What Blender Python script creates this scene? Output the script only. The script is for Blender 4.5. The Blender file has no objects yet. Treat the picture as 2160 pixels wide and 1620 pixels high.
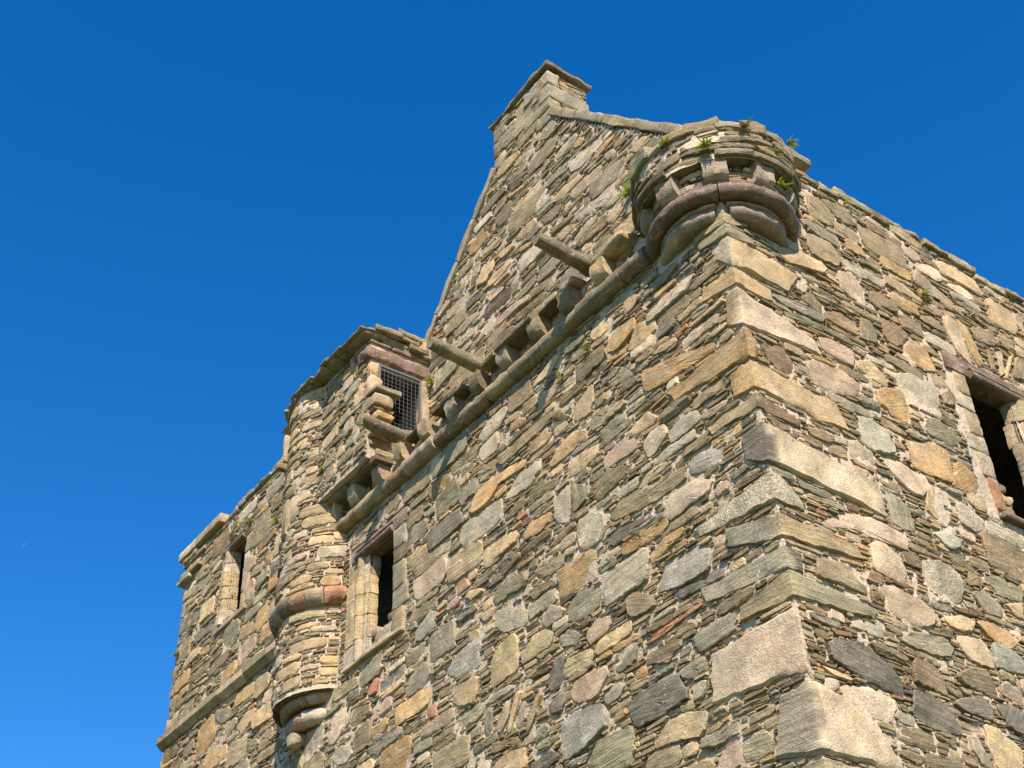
import bpy, math, random
import numpy as np
from mathutils import Matrix, Vector

R_ = math.radians
rng = np.random.default_rng(11)
random.seed(11)
scene = bpy.context.scene
COL = scene.collection

# ------------------------------------------------------------------ camera
FPX = 2772.2                       # focal length in pixels of a 2160 px wide picture
CAM = np.array([5.800, -6.881, 1.60])
CR = np.array([0.57918, 0.81454, -0.03282])      # camera right
CD = np.array([-0.51290, 0.33282, -0.79131])     # camera down
CF = np.array([-0.63363, 0.47514, 0.61054])      # camera forward
cam_data = bpy.data.cameras.new('camera')
cam = bpy.data.objects.new('camera', cam_data)
COL.objects.link(cam)
m = Matrix.Identity(4)
for i in range(3):
    m[i][0], m[i][1], m[i][2], m[i][3] = CR[i], -CD[i], -CF[i], CAM[i]
cam.matrix_world = m
cam_data.sensor_width = 36.0
cam_data.lens = FPX / 2160 * 36
cam_data.clip_start = 0.1
cam_data.clip_end = 6000
scene.camera = cam

# ------------------------------------------------------------------ sky and sun
SUN = np.array([0.575, -0.411, 0.707]); SUN /= np.linalg.norm(SUN)
elev = math.asin(SUN[2]); azim = math.atan2(SUN[0], SUN[1])     # clockwise from +Y
world = bpy.data.worlds.new('World')
scene.world = world
world.use_nodes = True
wn = world.node_tree.nodes; wl = world.node_tree.links
wn.clear()
sky = wn.new('ShaderNodeTexSky'); sky.sky_type = 'NISHITA'; sky.sun_disc = False
sky.sun_elevation = elev; sky.sun_rotation = azim
sky.altitude = 0; sky.air_density = 1.0; sky.dust_density = 0.1; sky.ozone_density = 4.0
hs = wn.new('ShaderNodeHueSaturation'); hs.inputs['Saturation'].default_value = 1.355; hs.inputs['Hue'].default_value = 0.505
bg = wn.new('ShaderNodeBackground'); bg.inputs['Strength'].default_value = 0.118
wo = wn.new('ShaderNodeOutputWorld')
wl.new(sky.outputs[0], hs.inputs['Color']); wl.new(hs.outputs[0], bg.inputs['Color'])
wl.new(bg.outputs[0], wo.inputs['Surface'])
sd = bpy.data.lights.new('sun', 'SUN'); sd.energy = 5.0; sd.angle = R_(0.53); sd.color = (1.0, 0.92, 0.79)
so = bpy.data.objects.new('sun', sd); COL.objects.link(so)
so.rotation_euler = Vector(SUN).to_track_quat('Z', 'Y').to_euler()
so.location = (20, -15, 30)
vs = scene.view_settings
vs.view_transform = 'Standard'; vs.look = 'None'; vs.gamma = 1.0; vs.exposure = 0.82
vs.use_curve_mapping = False

# ------------------------------------------------------------------ projection helpers
def ray(px, py):
    v = CR * (px - 1080) + CD * (py - 810) + CF * FPX
    return v / np.linalg.norm(v)
def on_y(px, py, y=0.0):
    r = ray(px, py); return CAM + r * ((y - CAM[1]) / r[1])
def on_x(px, py, x=0.0):
    r = ray(px, py); return CAM + r * ((x - CAM[0]) / r[0])
def proj(P):
    d = np.asarray(P) - CAM
    z = d @ CF
    return np.stack([1080 + FPX * (d @ CR) / z, 810 + FPX * (d @ CD) / z], -1)

# ------------------------------------------------------------------ smooth noise built from sines
_k = rng.normal(size=(14, 3)); _k /= np.linalg.norm(_k, axis=1)[:, None]
_k *= (2.0 * 1.55 ** np.arange(14) / 2.0)[:, None]
_ph = rng.uniform(0, 6.28, 14); _am = 0.8 ** np.arange(14)
def wob(P, scale=1.0, lo=0, hi=14):
    P = np.asarray(P, float) * scale
    q = P @ _k[lo:hi].T + _ph[lo:hi]
    # warped sum, range about -1..1
    return (np.sin(q + 0.7 * np.sin(q[:, ::-1] * 0.73)) * _am[lo:hi]).sum(1) / _am[lo:hi].sum() * 1.7

# ------------------------------------------------------------------ materials
def newmat(name):
    mt = bpy.data.materials.new(name); mt.use_nodes = True
    nt = mt.node_tree; nt.nodes.clear()
    out = nt.nodes.new('ShaderNodeOutputMaterial'); b = nt.nodes.new('ShaderNodeBsdfPrincipled')
    nt.links.new(b.outputs[0], out.inputs['Surface'])
    return mt, nt, b
def N(nt, t, **kw):
    n = nt.nodes.new(t)
    for k, v in kw.items():
        if k in n.inputs: n.inputs[k].default_value = v
        else: setattr(n, k, v)
    return n
def math_(nt, op, a, b=None, c=None, clamp=False):
    n = nt.nodes.new('ShaderNodeMath'); n.operation = op; n.use_clamp = clamp
    for i, v in enumerate((a, b, c)):
        if v is None: continue
        if isinstance(v, (int, float)): n.inputs[i].default_value = v
        else: nt.links.new(v, n.inputs[i])
    return n.outputs[0]
def mix_(nt, mode, fac, a, b):
    n = nt.nodes.new('ShaderNodeMix'); n.data_type = 'RGBA'; n.blend_type = mode
    for i, v in ((0, fac), (6, a), (7, b)):
        if isinstance(v, (int, float)): n.inputs[i].default_value = v
        elif isinstance(v, tuple): n.inputs[i].default_value = (*v, 1)
        else: nt.links.new(v, n.inputs[i])
    return n.outputs[2]
def ramp_(nt, v, lo, hi, a=0.0, b=1.0):
    n = nt.nodes.new('ShaderNodeMapRange'); n.interpolation_type = 'SMOOTHSTEP'
    nt.links.new(v, n.inputs[0])
    n.inputs[1].default_value = lo; n.inputs[2].default_value = hi
    n.inputs[3].default_value = a; n.inputs[4].default_value = b
    return n.outputs[0]

def weather(nt, P, c):
    """stains that run across neighbouring stones and joints: run-off streaks, soot-grey algae, buff washes"""
    L = nt.links.new
    def ns(vec, scale, det=4.0, rough=0.6, dist=0.0):
        n = N(nt, 'ShaderNodeTexNoise'); n.inputs['Scale'].default_value = scale; n.inputs['Detail'].default_value = det
        n.inputs['Roughness'].default_value = rough; n.inputs['Distortion'].default_value = dist; L(vec, n.inputs['Vector']); return n.outputs['Fac']
    st = N(nt, 'ShaderNodeVectorMath'); st.operation = 'MULTIPLY'; L(P, st.inputs[0]); st.inputs[1].default_value = (3.4, 3.4, 0.38)
    streak = math_(nt, 'MULTIPLY', ramp_(nt, ns(st.outputs[0], 1.0, 5.0, 0.6, 0.3), 0.52, 0.70), 0.42)
    c = mix_(nt, 'MIX', streak, c, mix_(nt, 'MULTIPLY', 1.0, c, (0.60, 0.57, 0.52)))
    wash = math_(nt, 'MULTIPLY', ramp_(nt, ns(P, 0.9, 4.0), 0.48, 0.66), 0.22)
    c = mix_(nt, 'MIX', wash, c, (0.36, 0.275, 0.175))
    alg = math_(nt, 'MULTIPLY', ramp_(nt, ns(P, 2.6, 5.0, 0.65, 0.6), 0.57, 0.70), 0.38)
    return mix_(nt, 'MIX', alg, c, mix_(nt, 'MULTIPLY', 1.0, c, (0.56, 0.54, 0.46)))

def stone_material():
    mt, nt, b = newmat('masonry_stone')
    L = nt.links.new
    col = N(nt, 'ShaderNodeAttribute', attribute_name='col')
    tc = N(nt, 'ShaderNodeAttribute', attribute_name='tc')
    kd = N(nt, 'ShaderNodeAttribute', attribute_name='kind')
    geo = N(nt, 'ShaderNodeNewGeometry')
    V = tc.outputs['Vector']; kind = kd.outputs['Fac']
    def noise(vec, scale, det=3.0, rough=0.55, dist=0.0):
        n = N(nt, 'ShaderNodeTexNoise'); n.inputs['Scale'].default_value = scale
        n.inputs['Detail'].default_value = det; n.inputs['Roughness'].default_value = rough
        n.inputs['Distortion'].default_value = dist
        L(vec, n.inputs['Vector']); return n.outputs['Fac']
    def stretch(vec, s):
        n = N(nt, 'ShaderNodeVectorMath'); n.operation = 'MULTIPLY'
        L(vec, n.inputs[0]); n.inputs[1].default_value = s; return n.outputs[0]
    slate = math_(nt, 'SUBTRACT', 1.0, kind, clamp=True)
    blotch = noise(V, 5.0, 4.0, 0.6)
    big = noise(geo.outputs['Position'], 0.8, 3.0)
    strata = noise(stretch(V, (2.2, 9.0, 30.0)), 1.0, 5.0, 0.62, 0.6)
    strata2 = noise(stretch(V, (5.0, 20.0, 75.0)), 1.0, 3.0, 0.6, 0.4)
    grain = noise(V, 75.0, 3.0, 0.7)
    speck = noise(V, 85.0, 3.0, 0.7)
    # colour
    c = col.outputs['Color']
    # slight hue drift inside a stone: towards rust and towards cool grey
    rust = math_(nt, 'MULTIPLY', ramp_(nt, noise(stretch(V, (1.0, 1.0, 2.2)), 4.2, 4.0, 0.65, 0.8), 0.52, 0.72), 0.42)
    c = mix_(nt, 'MIX', rust, c, mix_(nt, 'MULTIPLY', 1.0, c, (1.22, 0.95, 0.70)))
    cool = math_(nt, 'MULTIPLY', ramp_(nt, noise(V, 7.3, 3.0, 0.6, 0.4), 0.54, 0.72), 0.4)
    c = mix_(nt, 'MIX', cool, c, mix_(nt, 'MULTIPLY', 1.0, c, (0.86, 0.90, 0.92)))
    pale = math_(nt, 'MULTIPLY', ramp_(nt, noise(stretch(V, (1.0, 1.0, 1.6)), 5.5, 5.0, 0.65, 1.2), 0.50, 0.68), ramp_(nt, kind, 0.1, 0.6, 0.15, 0.55))
    c = mix_(nt, 'MIX', pale, c, (0.47, 0.395, 0.30))
    brn = math_(nt, 'MULTIPLY', ramp_(nt, noise(stretch(V, (1.0, 1.0, 2.5)), 8.0, 5.0, 0.7, 1.5), 0.56, 0.70), 0.5)
    c = mix_(nt, 'MIX', brn, c, mix_(nt, 'MULTIPLY', 1.0, c, (0.62, 0.50, 0.40)))
    f1 = ramp_(nt, blotch, 0.25, 0.75, 0.72, 1.26)
    f2 = ramp_(nt, strata, 0.30, 0.70, 0.76, 1.14)
    f2 = math_(nt, 'ADD', math_(nt, 'MULTIPLY', math_(nt, 'SUBTRACT', f2, 1.0), slate), 1.0)
    f2b = ramp_(nt, strata2, 0.30, 0.70, 0.84, 1.12)
    f2b = math_(nt, 'ADD', math_(nt, 'MULTIPLY', math_(nt, 'SUBTRACT', f2b, 1.0), slate), 1.0)
    f3 = ramp_(nt, grain, 0.30, 0.70, 0.70, 1.26)
    gr = ramp_(nt, speck, 0.40, 0.60, 0.50, 1.20)
    gmask = ramp_(nt, kind, 0.965, 1.0)
    gr = math_(nt, 'ADD', math_(nt, 'MULTIPLY', math_(nt, 'SUBTRACT', gr, 1.0), gmask), 1.0)
    f = math_(nt, 'MULTIPLY', math_(nt, 'MULTIPLY', math_(nt, 'MULTIPLY', f1, f2), math_(nt, 'MULTIPLY', f2b, f3)), gr)
    fv = N(nt, 'ShaderNodeCombineXYZ'); [L(f, fv.inputs[i]) for i in range(3)]
    c = mix_(nt, 'MULTIPLY', 1.0, c, fv.outputs[0])
    # pale crustose lichen: scattered small spots, gathered in patches
    vo = N(nt, 'ShaderNodeTexVoronoi'); vo.inputs['Scale'].default_value = 30.0
    wv = N(nt, 'ShaderNodeVectorMath'); wv.operation = 'ADD'
    L(geo.outputs['Position'], wv.inputs[0])
    nz = N(nt, 'ShaderNodeTexNoise'); nz.inputs['Scale'].default_value = 60.0; L(geo.outputs['Position'], nz.inputs['Vector'])
    sc_ = N(nt, 'ShaderNodeVectorMath'); sc_.operation = 'SCALE'; sc_.inputs['Scale'].default_value = 0.02
    L(nz.outputs['Color'], sc_.inputs[0]); L(sc_.outputs[0], wv.inputs[1]); L(wv.outputs[0], vo.inputs['Vector'])
    patch = ramp_(nt, noise(geo.outputs['Position'], 1.7, 3.0), 0.50, 0.72, 0.0, 0.30)
    spot = math_(nt, 'LESS_THAN', vo.outputs['Distance'], patch)
    c = mix_(nt, 'MIX', math_(nt, 'MULTIPLY', spot, 0.6), c, (0.60, 0.58, 0.50))
    vo2 = N(nt, 'ShaderNodeTexVoronoi'); vo2.inputs['Scale'].default_value = 9.0; L(wv.outputs[0], vo2.inputs['Vector'])
    p2 = ramp_(nt, noise(geo.outputs['Position'], 1.1, 2.0), 0.56, 0.75, 0.0, 0.26)
    c = mix_(nt, 'MIX', math_(nt, 'MULTIPLY', math_(nt, 'LESS_THAN', vo2.outputs['Distance'], p2), 0.45), c, (0.10, 0.10, 0.075))
    # tiny white flecks and dark pits
    vo3 = N(nt, 'ShaderNodeTexVoronoi'); vo3.inputs['Scale'].default_value = 85.0; L(V, vo3.inputs['Vector'])
    fl = math_(nt, 'LESS_THAN', vo3.outputs['Distance'], ramp_(nt, noise(V, 9.0, 3.0), 0.45, 0.75, 0.0, 0.34))
    c = mix_(nt, 'MIX', math_(nt, 'MULTIPLY', fl, 0.55), c, (0.66, 0.63, 0.56))
    vo4 = N(nt, 'ShaderNodeTexVoronoi'); vo4.inputs['Scale'].default_value = 48.0; L(V, vo4.inputs['Vector'])
    pit = math_(nt, 'LESS_THAN', vo4.outputs['Distance'], ramp_(nt, noise(V, 6.0, 3.0), 0.50, 0.78, 0.0, 0.36))
    c = mix_(nt, 'MIX', math_(nt, 'MULTIPLY', pit, 0.5), c, mix_(nt, 'MULTIPLY', 1.0, c, (0.30, 0.28, 0.25)))
    c = weather(nt, geo.outputs['Position'], c)
    L(c, b.inputs['Base Color'])
    b.inputs['Roughness'].default_value = 0.86
    b.inputs['Specular IOR Level'].default_value = 0.25
    # relief
    h = math_(nt, 'ADD', math_(nt, 'MULTIPLY', math_(nt, 'MULTIPLY', strata, slate), 0.9),
              math_(nt, 'MULTIPLY', math_(nt, 'MULTIPLY', strata2, slate), 0.35))
    h = math_(nt, 'ADD', h, math_(nt, 'MULTIPLY', blotch, 0.5))
    h = math_(nt, 'ADD', h, math_(nt, 'MULTIPLY', noise(V, 28.0, 4.0, 0.65), 0.35))
    h = math_(nt, 'ADD', h, math_(nt, 'MULTIPLY', grain, math_(nt, 'ADD', math_(nt, 'MULTIPLY', kind, 0.22), 0.12)))
    h = math_(nt, 'SUBTRACT', h, math_(nt, 'MULTIPLY', pit, 0.3))
    bp = N(nt, 'ShaderNodeBump'); bp.inputs['Strength'].default_value = 0.9; bp.inputs['Distance'].default_value = 0.024
    L(h, bp.inputs['Height']); L(bp.outputs[0], b.inputs['Normal'])
    return mt

def mortar_material():
    mt, nt, b = newmat('lime_mortar')
    L = nt.links.new
    geo = N(nt, 'ShaderNodeNewGeometry'); P = geo.outputs['Position']
    def noise(scale, det=3.0, rough=0.6):
        n = N(nt, 'ShaderNodeTexNoise'); n.inputs['Scale'].default_value = scale
        n.inputs['Detail'].default_value = det; n.inputs['Roughness'].default_value = rough
        L(P, n.inputs['Vector']); return n.outputs['Fac']
    c = mix_(nt, 'MIX', ramp_(nt, noise(1.3), 0.35, 0.65), (0.60, 0.455, 0.325), (0.50, 0.39, 0.28))
    c = mix_(nt, 'MIX', ramp_(nt, noise(9.0), 0.50, 0.75, 0.0, 0.6), c, (0.33, 0.27, 0.205))
    g = ramp_(nt, noise(80.0, 3.0, 0.7), 0.3, 0.7, 0.72, 1.22)
    gv = N(nt, 'ShaderNodeCombineXYZ'); [L(g, gv.inputs[i]) for i in range(3)]
    c = mix_(nt, 'MULTIPLY', 1.0, c, gv.outputs[0])
    c = weather(nt, P, c)
    L(c, b.inputs['Base Color']); b.inputs['Roughness'].default_value = 0.95
    b.inputs['Specular IOR Level'].default_value = 0.1
    h = math_(nt, 'ADD', math_(nt, 'MULTIPLY', noise(22.0, 4.0), 1.0), math_(nt, 'MULTIPLY', noise(90.0, 2.0), 0.35))
    bp = N(nt, 'ShaderNodeBump'); bp.inputs['Strength'].default_value = 0.8; bp.inputs['Distance'].default_value = 0.025
    L(h, bp.inputs['Height']); L(bp.outputs[0], b.inputs['Normal'])
    return mt

def simple_material(name, color, rough=0.9, metal=0.0, noise_scale=0, var=0.25, spec=0.2):
    mt, nt, b = newmat(name)
    b.inputs['Roughness'].default_value = rough; b.inputs['Metallic'].default_value = metal
    b.inputs['Specular IOR Level'].default_value = spec
    if noise_scale:
        geo = N(nt, 'ShaderNodeNewGeometry')
        n = N(nt, 'ShaderNodeTexNoise'); n.inputs['Scale'].default_value = noise_scale; n.inputs['Detail'].default_value = 4
        nt.links.new(geo.outputs['Position'], n.inputs['Vector'])
        g = ramp_(nt, n.outputs['Fac'], 0.3, 0.7, 1 - var, 1 + var)
        gv = N(nt, 'ShaderNodeCombineXYZ'); [nt.links.new(g, gv.inputs[i]) for i in range(3)]
        nt.links.new(mix_(nt, 'MULTIPLY', 1.0, tuple(color), gv.outputs[0]), b.inputs['Base Color'])
    else:
        b.inputs['Base Color'].default_value = (*color, 1)
    return mt

M_STONE = stone_material()
M_MORTAR = mortar_material()
M_STEEL = simple_material('galvanised_steel', (0.16, 0.17, 0.18), 0.55, 0.4, 60, 0.15, 0.5)
M_DARK = simple_material('shade_dark_interior_stone', (0.15, 0.125, 0.10), 0.95, 0.0, 14, 0.35)  # stone colour darkened to imitate the shade inside the window and door openings
M_GRASS = simple_material('meadow_grass', (0.075, 0.10, 0.035), 0.95, 0.0, 0.5, 0.35)

def leaf_material(name, color):
    mt, nt, b = newmat(name)
    geo = N(nt, 'ShaderNodeNewGeometry')
    n = N(nt, 'ShaderNodeTexNoise'); n.inputs['Scale'].default_value = 14; n.inputs['Detail'].default_value = 3
    nt.links.new(geo.outputs['Position'], n.inputs['Vector'])
    g = ramp_(nt, n.outputs['Fac'], 0.3, 0.7, 0.55, 1.35)
    gv = N(nt, 'ShaderNodeCombineXYZ'); [nt.links.new(g, gv.inputs[i]) for i in range(3)]
    nt.links.new(mix_(nt, 'MULTIPLY', 1.0, tuple(color), gv.outputs[0]), b.inputs['Base Color'])
    b.inputs['Roughness'].default_value = 0.6
    b.inputs['Transmission Weight'].default_value = 0.0
    out = [x for x in nt.nodes if x.type == 'OUTPUT_MATERIAL'][0]
    tr = N(nt, 'ShaderNodeBsdfTranslucent'); tr.inputs['Color'].default_value = (color[0] * 1.3, color[1] * 1.3, color[2], 1)
    ms = N(nt, 'ShaderNodeMixShader'); ms.inputs[0].default_value = 0.3
    nt.links.new(b.outputs[0], ms.inputs[1]); nt.links.new(tr.outputs[0], ms.inputs[2]); nt.links.new(ms.outputs[0], out.inputs['Surface'])
    return mt
M_FERN = leaf_material('fern_frond', (0.26, 0.32, 0.035))
M_FERN_DRY = leaf_material('dry_fern_frond', (0.17, 0.17, 0.04))

# ------------------------------------------------------------------ palette (linear albedo)
PAL = dict(g=(.29, .262, .21), d=(.17, .157, .135), G=(.25, .232, .165), t=(.46, .35, .22), o=(.395, .268, .14),
           w=(.50, .415, .325), b=(.23, .168, .105), p=(.40, .31, .24), r=(.37, .19, .125), k=(.25, .202, .132), n=(.135, .108, .076),
           W=(.45, .40, .33), B=(.33, .318, .28), m=(.16, .113, .10), s=(.37, .295, .19), l=(.41, .365, .30), q=(.305, .25, .168),
           R=(.29, .235, .195), x=(.19, .165, .122))
KIND = dict(g=.35, d=.1, G=.2, t=.75, o=.55, w=.9, b=.25, p=.82, r=.7, k=.15, n=.1, W=1., B=.6, m=.88, s=.75, l=.8, q=.3, R=.9, x=.2)
def colour(c, jit=0.16):
    a = np.array(PAL[c]) * (1.09, .975, .80) * (1 + np.clip(rng.normal(), -2, 2) * jit) * (1 + rng.normal(size=3) * 0.014)
    return np.clip(a, .03, .8)

# ------------------------------------------------------------------ mesh objects
def link(name, me, parent=None, mat=None):
    o = bpy.data.objects.new(name, me); COL.objects.link(o)
    if parent is not None: o.parent = parent
    if mat is not None: me.materials.append(mat)
    return o
def set_attrs(me, col, kind, tc):
    n = len(me.vertices)
    a = me.attributes.new('col', 'FLOAT_COLOR', 'POINT')
    c4 = np.ones((n, 4), np.float32); c4[:, :3] = col
    a.data.foreach_set('color', c4.ravel())
    a = me.attributes.new('kind', 'FLOAT', 'POINT'); a.data.foreach_set('value', np.broadcast_to(np.asarray(kind, np.float32), (n,)).copy())
    a = me.attributes.new('tc', 'FLOAT_VECTOR', 'POINT'); a.data.foreach_set('vector', np.asarray(tc, np.float32).ravel())
def mesh_from(name, V, F):
    me = bpy.data.meshes.new(name)
    me.from_pydata([tuple(v) for v in V], [], [tuple(int(i) for i in f) for f in F])
    return me
def smooth(me, ang=38):
    me.polygons.foreach_set('use_smooth', np.ones(len(me.polygons), bool))
    me.set_sharp_from_angle(angle=R_(ang))
def stone_obj(name, V, F, c, parent, kind=None, tc=None, ang=38, label=None, jit=.12):
    """one dressed or rough stone as its own mesh; origin at its centre"""
    V = np.asarray(V, float); ctr = V.mean(0)
    col = colour(c, jit) if isinstance(c, str) else np.asarray(c)
    if kind is None: kind = KIND[c] if isinstance(c, str) else .6
    if tc is None: tc = V - ctr + rng.uniform(-50, 50, 3)
    me = mesh_from(name, V - ctr, F)
    set_attrs(me, col, kind, tc)
    smooth(me, ang)
    o = link(name, me, parent, M_STONE); o.location = ctr
    if label: o['label'] = label
    return o

# rounded, uneven block: returns V, F ; axes = 3 unit vectors, dims = half sizes
def block(ctr, dims, axes=None, rnd=0.02, rough=0.006, div=None, taper=0.0):
    d = np.asarray(dims, float)
    if axes is None: axes = np.eye(3)
    axes = np.asarray(axes, float)
    rnd = min(rnd, d.min() * .8)
    if div is None: div = [int(np.clip(round(2 * x / .09), 2, 7)) for x in d]
    def ticks(i):
        e = rnd / d[i]
        inner = np.linspace(-1 + e, 1 - e, div[i] + 1)
        return np.concatenate([[-1], inner, [1]])
    T = [ticks(i) for i in range(3)]
    idx = {}; V = []; F = []
    def vid(p):
        k = tuple(np.round(p, 5))
        if k not in idx: idx[k] = len(V); V.append(p)
        return idx[k]
    for ax in range(3):
        u, v = (ax + 1) % 3, (ax + 2) % 3
        for sg in (-1, 1):
            for i in range(len(T[u]) - 1):
                for j in range(len(T[v]) - 1):
                    q = []
                    for a, b_ in ((i, j), (i + 1, j), (i + 1, j + 1), (i, j + 1)):
                        p = np.zeros(3); p[ax] = sg; p[u] = T[u][a]; p[v] = T[v][b_]; q.append(vid(p))
                    F.append(q if sg > 0 else q[::-1])
    V = np.array(V) * d
    q = np.clip(V, -(d - rnd), d - rnd); dv = V - q; ln = np.linalg.norm(dv, axis=1, keepdims=True)
    V = np.where(ln > 1e-9, q + dv / np.maximum(ln, 1e-9) * rnd, V)
    if taper:
        V[:, 1:] *= (1 - taper * (V[:, :1] / d[0] * .5 + .5))
    off = rng.uniform(-40, 40, 3)
    nrm = V / d; nrm /= np.linalg.norm(nrm, axis=1, keepdims=True)
    V = V + nrm * (wob(V + off, 5.0, 1, 9)[:, None] * rough * 1.6) + rng.normal(size=V.shape) * rough * .22
    return V @ axes + np.asarray(ctr), F

def extrude_profile(prof, p0, axis, length, seg=4, rough=.004, up=(0, 0, 1), out=(0, -1, 0), cap=True):
    """prof: list of (out, up) going round; swept along axis"""
    prof = np.asarray(prof, float); n = len(prof)
    axis = np.asarray(axis, float); up = np.asarray(up, float); out = np.asarray(out, float)
    V = []
    for i in range(seg + 1):
        V.append(np.asarray(p0) + axis * (length * i / seg) + prof[:, :1] * out + prof[:, 1:] * up)
    V = np.concatenate(V)
    c = V.mean(0); off = rng.uniform(-40, 40, 3)
    V = V + (wob(V - c + off, 6.0, 1, 9) * .55 + wob(V - c - off, 20.0, 1, 8) * .45)[:, None] * rough * (V - c) / (np.linalg.norm(V - c, axis=1, keepdims=True) + 1e-6) * 1.5
    flip = np.dot(np.cross(out, up), axis) < 0
    F = []
    for i in range(seg):
        for j in range(n):
            a, b_ = i * n + j, i * n + (j + 1) % n
            q = [a, b_, b_ + n, a + n]
            F.append(q[::-1] if not flip else q)
    if cap:
        a = list(range(n)); b_ = list(range(seg * n, seg * n + n))
        F.append(a if not flip else a[::-1]); F.append(b_[::-1] if not flip else b_)
    return V, F

def arc_profile(prof, ctr, th0, th1, seg, rough=.004):
    """prof: closed list of (radius, z); swept round a vertical axis from th0 to th1"""
    prof = np.asarray(prof, float); n = len(prof); V = []
    for i in range(seg + 1):
        th = th0 + (th1 - th0) * i / seg
        V.append(np.stack([ctr[0] + prof[:, 0] * math.cos(th), ctr[1] + prof[:, 0] * math.sin(th), prof[:, 1]], 1))
    V = np.concatenate(V); c = V.mean(0); off = rng.uniform(-40, 40, 3)
    rad = V - np.array([ctr[0], ctr[1], 0]); rad[:, 2] = 0; rad /= np.linalg.norm(rad, axis=1, keepdims=True)
    V = V + rad * ((wob(V - c + off, 6.0, 1, 9) * .5 + wob(V - c - off, 22.0, 1, 8) * .5)[:, None] * rough * 1.5)
    F = []
    for i in range(seg):
        for j in range(n):
            a, b_ = i * n + j, i * n + (j + 1) % n
            F.append([a, a + n, b_ + n, b_])
    F.append(list(range(n))); F.append(list(range(seg * n, seg * n + n))[::-1])
    return V, F
def fix_normals(V, F):
    """make a closed mesh face outwards by signed volume"""
    V = np.asarray(V); vol = 0
    for f in F:
        a = V[f[0]]
        for i in range(1, len(f) - 1): vol += np.dot(a, np.cross(V[f[i]], V[f[i + 1]]))
    return [f[::-1] for f in F] if vol < 0 else F

def empty(name, loc, parent=None):
    o = bpy.data.objects.new(name, None); COL.objects.link(o); o.location = loc; o.empty_display_size = .3
    if parent is not None: o.parent = parent
    return o

# ================================================================== the tower
tower = empty('castle_tower', (0, 0, 0))
tower['label'] = 'ruined rubble-stone castle tower with corbelled corner turret, stair turret and tall gable'
tower['category'] = 'castle'

TC = np.array([-7.75, 0.40])       # axis of the stair turret
RC = np.array([-0.42, 0.42])       # axis of the corner roundel
GY = 0.60                          # plane of the set-back gable
CHX, CHXL = -3.08, -4.33           # chimney sides
CY = -0.315                        # front of the cap house
CX = -6.02                         # door side of the cap house

class Surf:
    def __init__(s, fn):
        s.fn = fn
        e = 1e-3; p = lambda a, b, c: fn(np.array([a]), np.array([b]), np.array([c]))[0]
        o = p(.3, 9.5, 0); a = p(.3 + e, 9.5, 0) - o; b = p(.3, 9.5 + e, 0) - o; c = p(.3, 9.5, e) - o
        s.flip = np.dot(np.cross(a, b), c) < 0
    def __call__(s, S, T, H): return s.fn(np.asarray(S, float), np.asarray(T, float), np.asarray(H, float))
def plane_y(y0): return Surf(lambda s, t, h: np.stack([-s, y0 - h, t], -1))          # faces -Y, s = -x
def plane_x(x0): return Surf(lambda s, t, h: np.stack([x0 + h, s, t], -1))           # faces +X, s = y
def turret_r(t): return np.where(t < 9.40, .79, .845)
def cyl(c, rad):
    def fn(s, t, h):
        r0 = rad(t) if callable(rad) else np.full_like(t, rad)
        th = -math.pi / 2 + s / .84
        return np.stack([c[0] + (r0 + h) * np.cos(th), c[1] + (r0 + h) * np.sin(th), t], -1)
    return Surf(fn)
S_L = plane_y(0.0); S_R = plane_x(0.0); S_G = plane_y(GY); S_CF = plane_y(CY); S_CS = plane_x(CX); S_CHS = plane_x(CHX)
S_T = cyl(TC, turret_r); S_D = cyl(RC, .785); S_DI = cyl(RC, .655)

# ---------------------------------------------------------------- parts that carry the masonry (mortar cores)
def grid_core(name, surf, s0, s1, t0, t1, step=.06, keep=None, amp=.012, depth=-.006, parent=None):
    ns, nt_ = max(2, int(round((s1 - s0) / step))), max(2, int(round((t1 - t0) / step)))
    S, T = np.meshgrid(np.linspace(s0, s1, ns + 1), np.linspace(t0, t1, nt_ + 1))
    S = S.ravel(); T = T.ravel()
    h = wob(np.stack([S, T, S * 0 + 3.3], 1), 7.0, 0, 10) * amp - depth
    h = h + rng.normal(size=len(h)) * .003 + wob(np.stack([S, T, S * 0 + 8.1], 1), 1.6, 0, 6) * .009
    V = surf(S, T, h); F = []
    sm = (S.reshape(nt_ + 1, ns + 1)[:-1, :-1] + (s1 - s0) / ns / 2); tm = (T.reshape(nt_ + 1, ns + 1)[:-1, :-1] + (t1 - t0) / nt_ / 2)
    K = np.ones_like(sm, bool) if keep is None else keep(sm, tm)
    for j, i in zip(*np.nonzero(K)):
        a = j * (ns + 1) + i; q = [a, a + 1, a + ns + 2, a + ns + 1]
        F.append(q[::-1] if surf.flip else q)
    me = mesh_from(name, V, F); me.polygons.foreach_set('use_smooth', np.ones(len(me.polygons), bool))
    return link(name, me, parent or tower, M_MORTAR)

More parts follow.
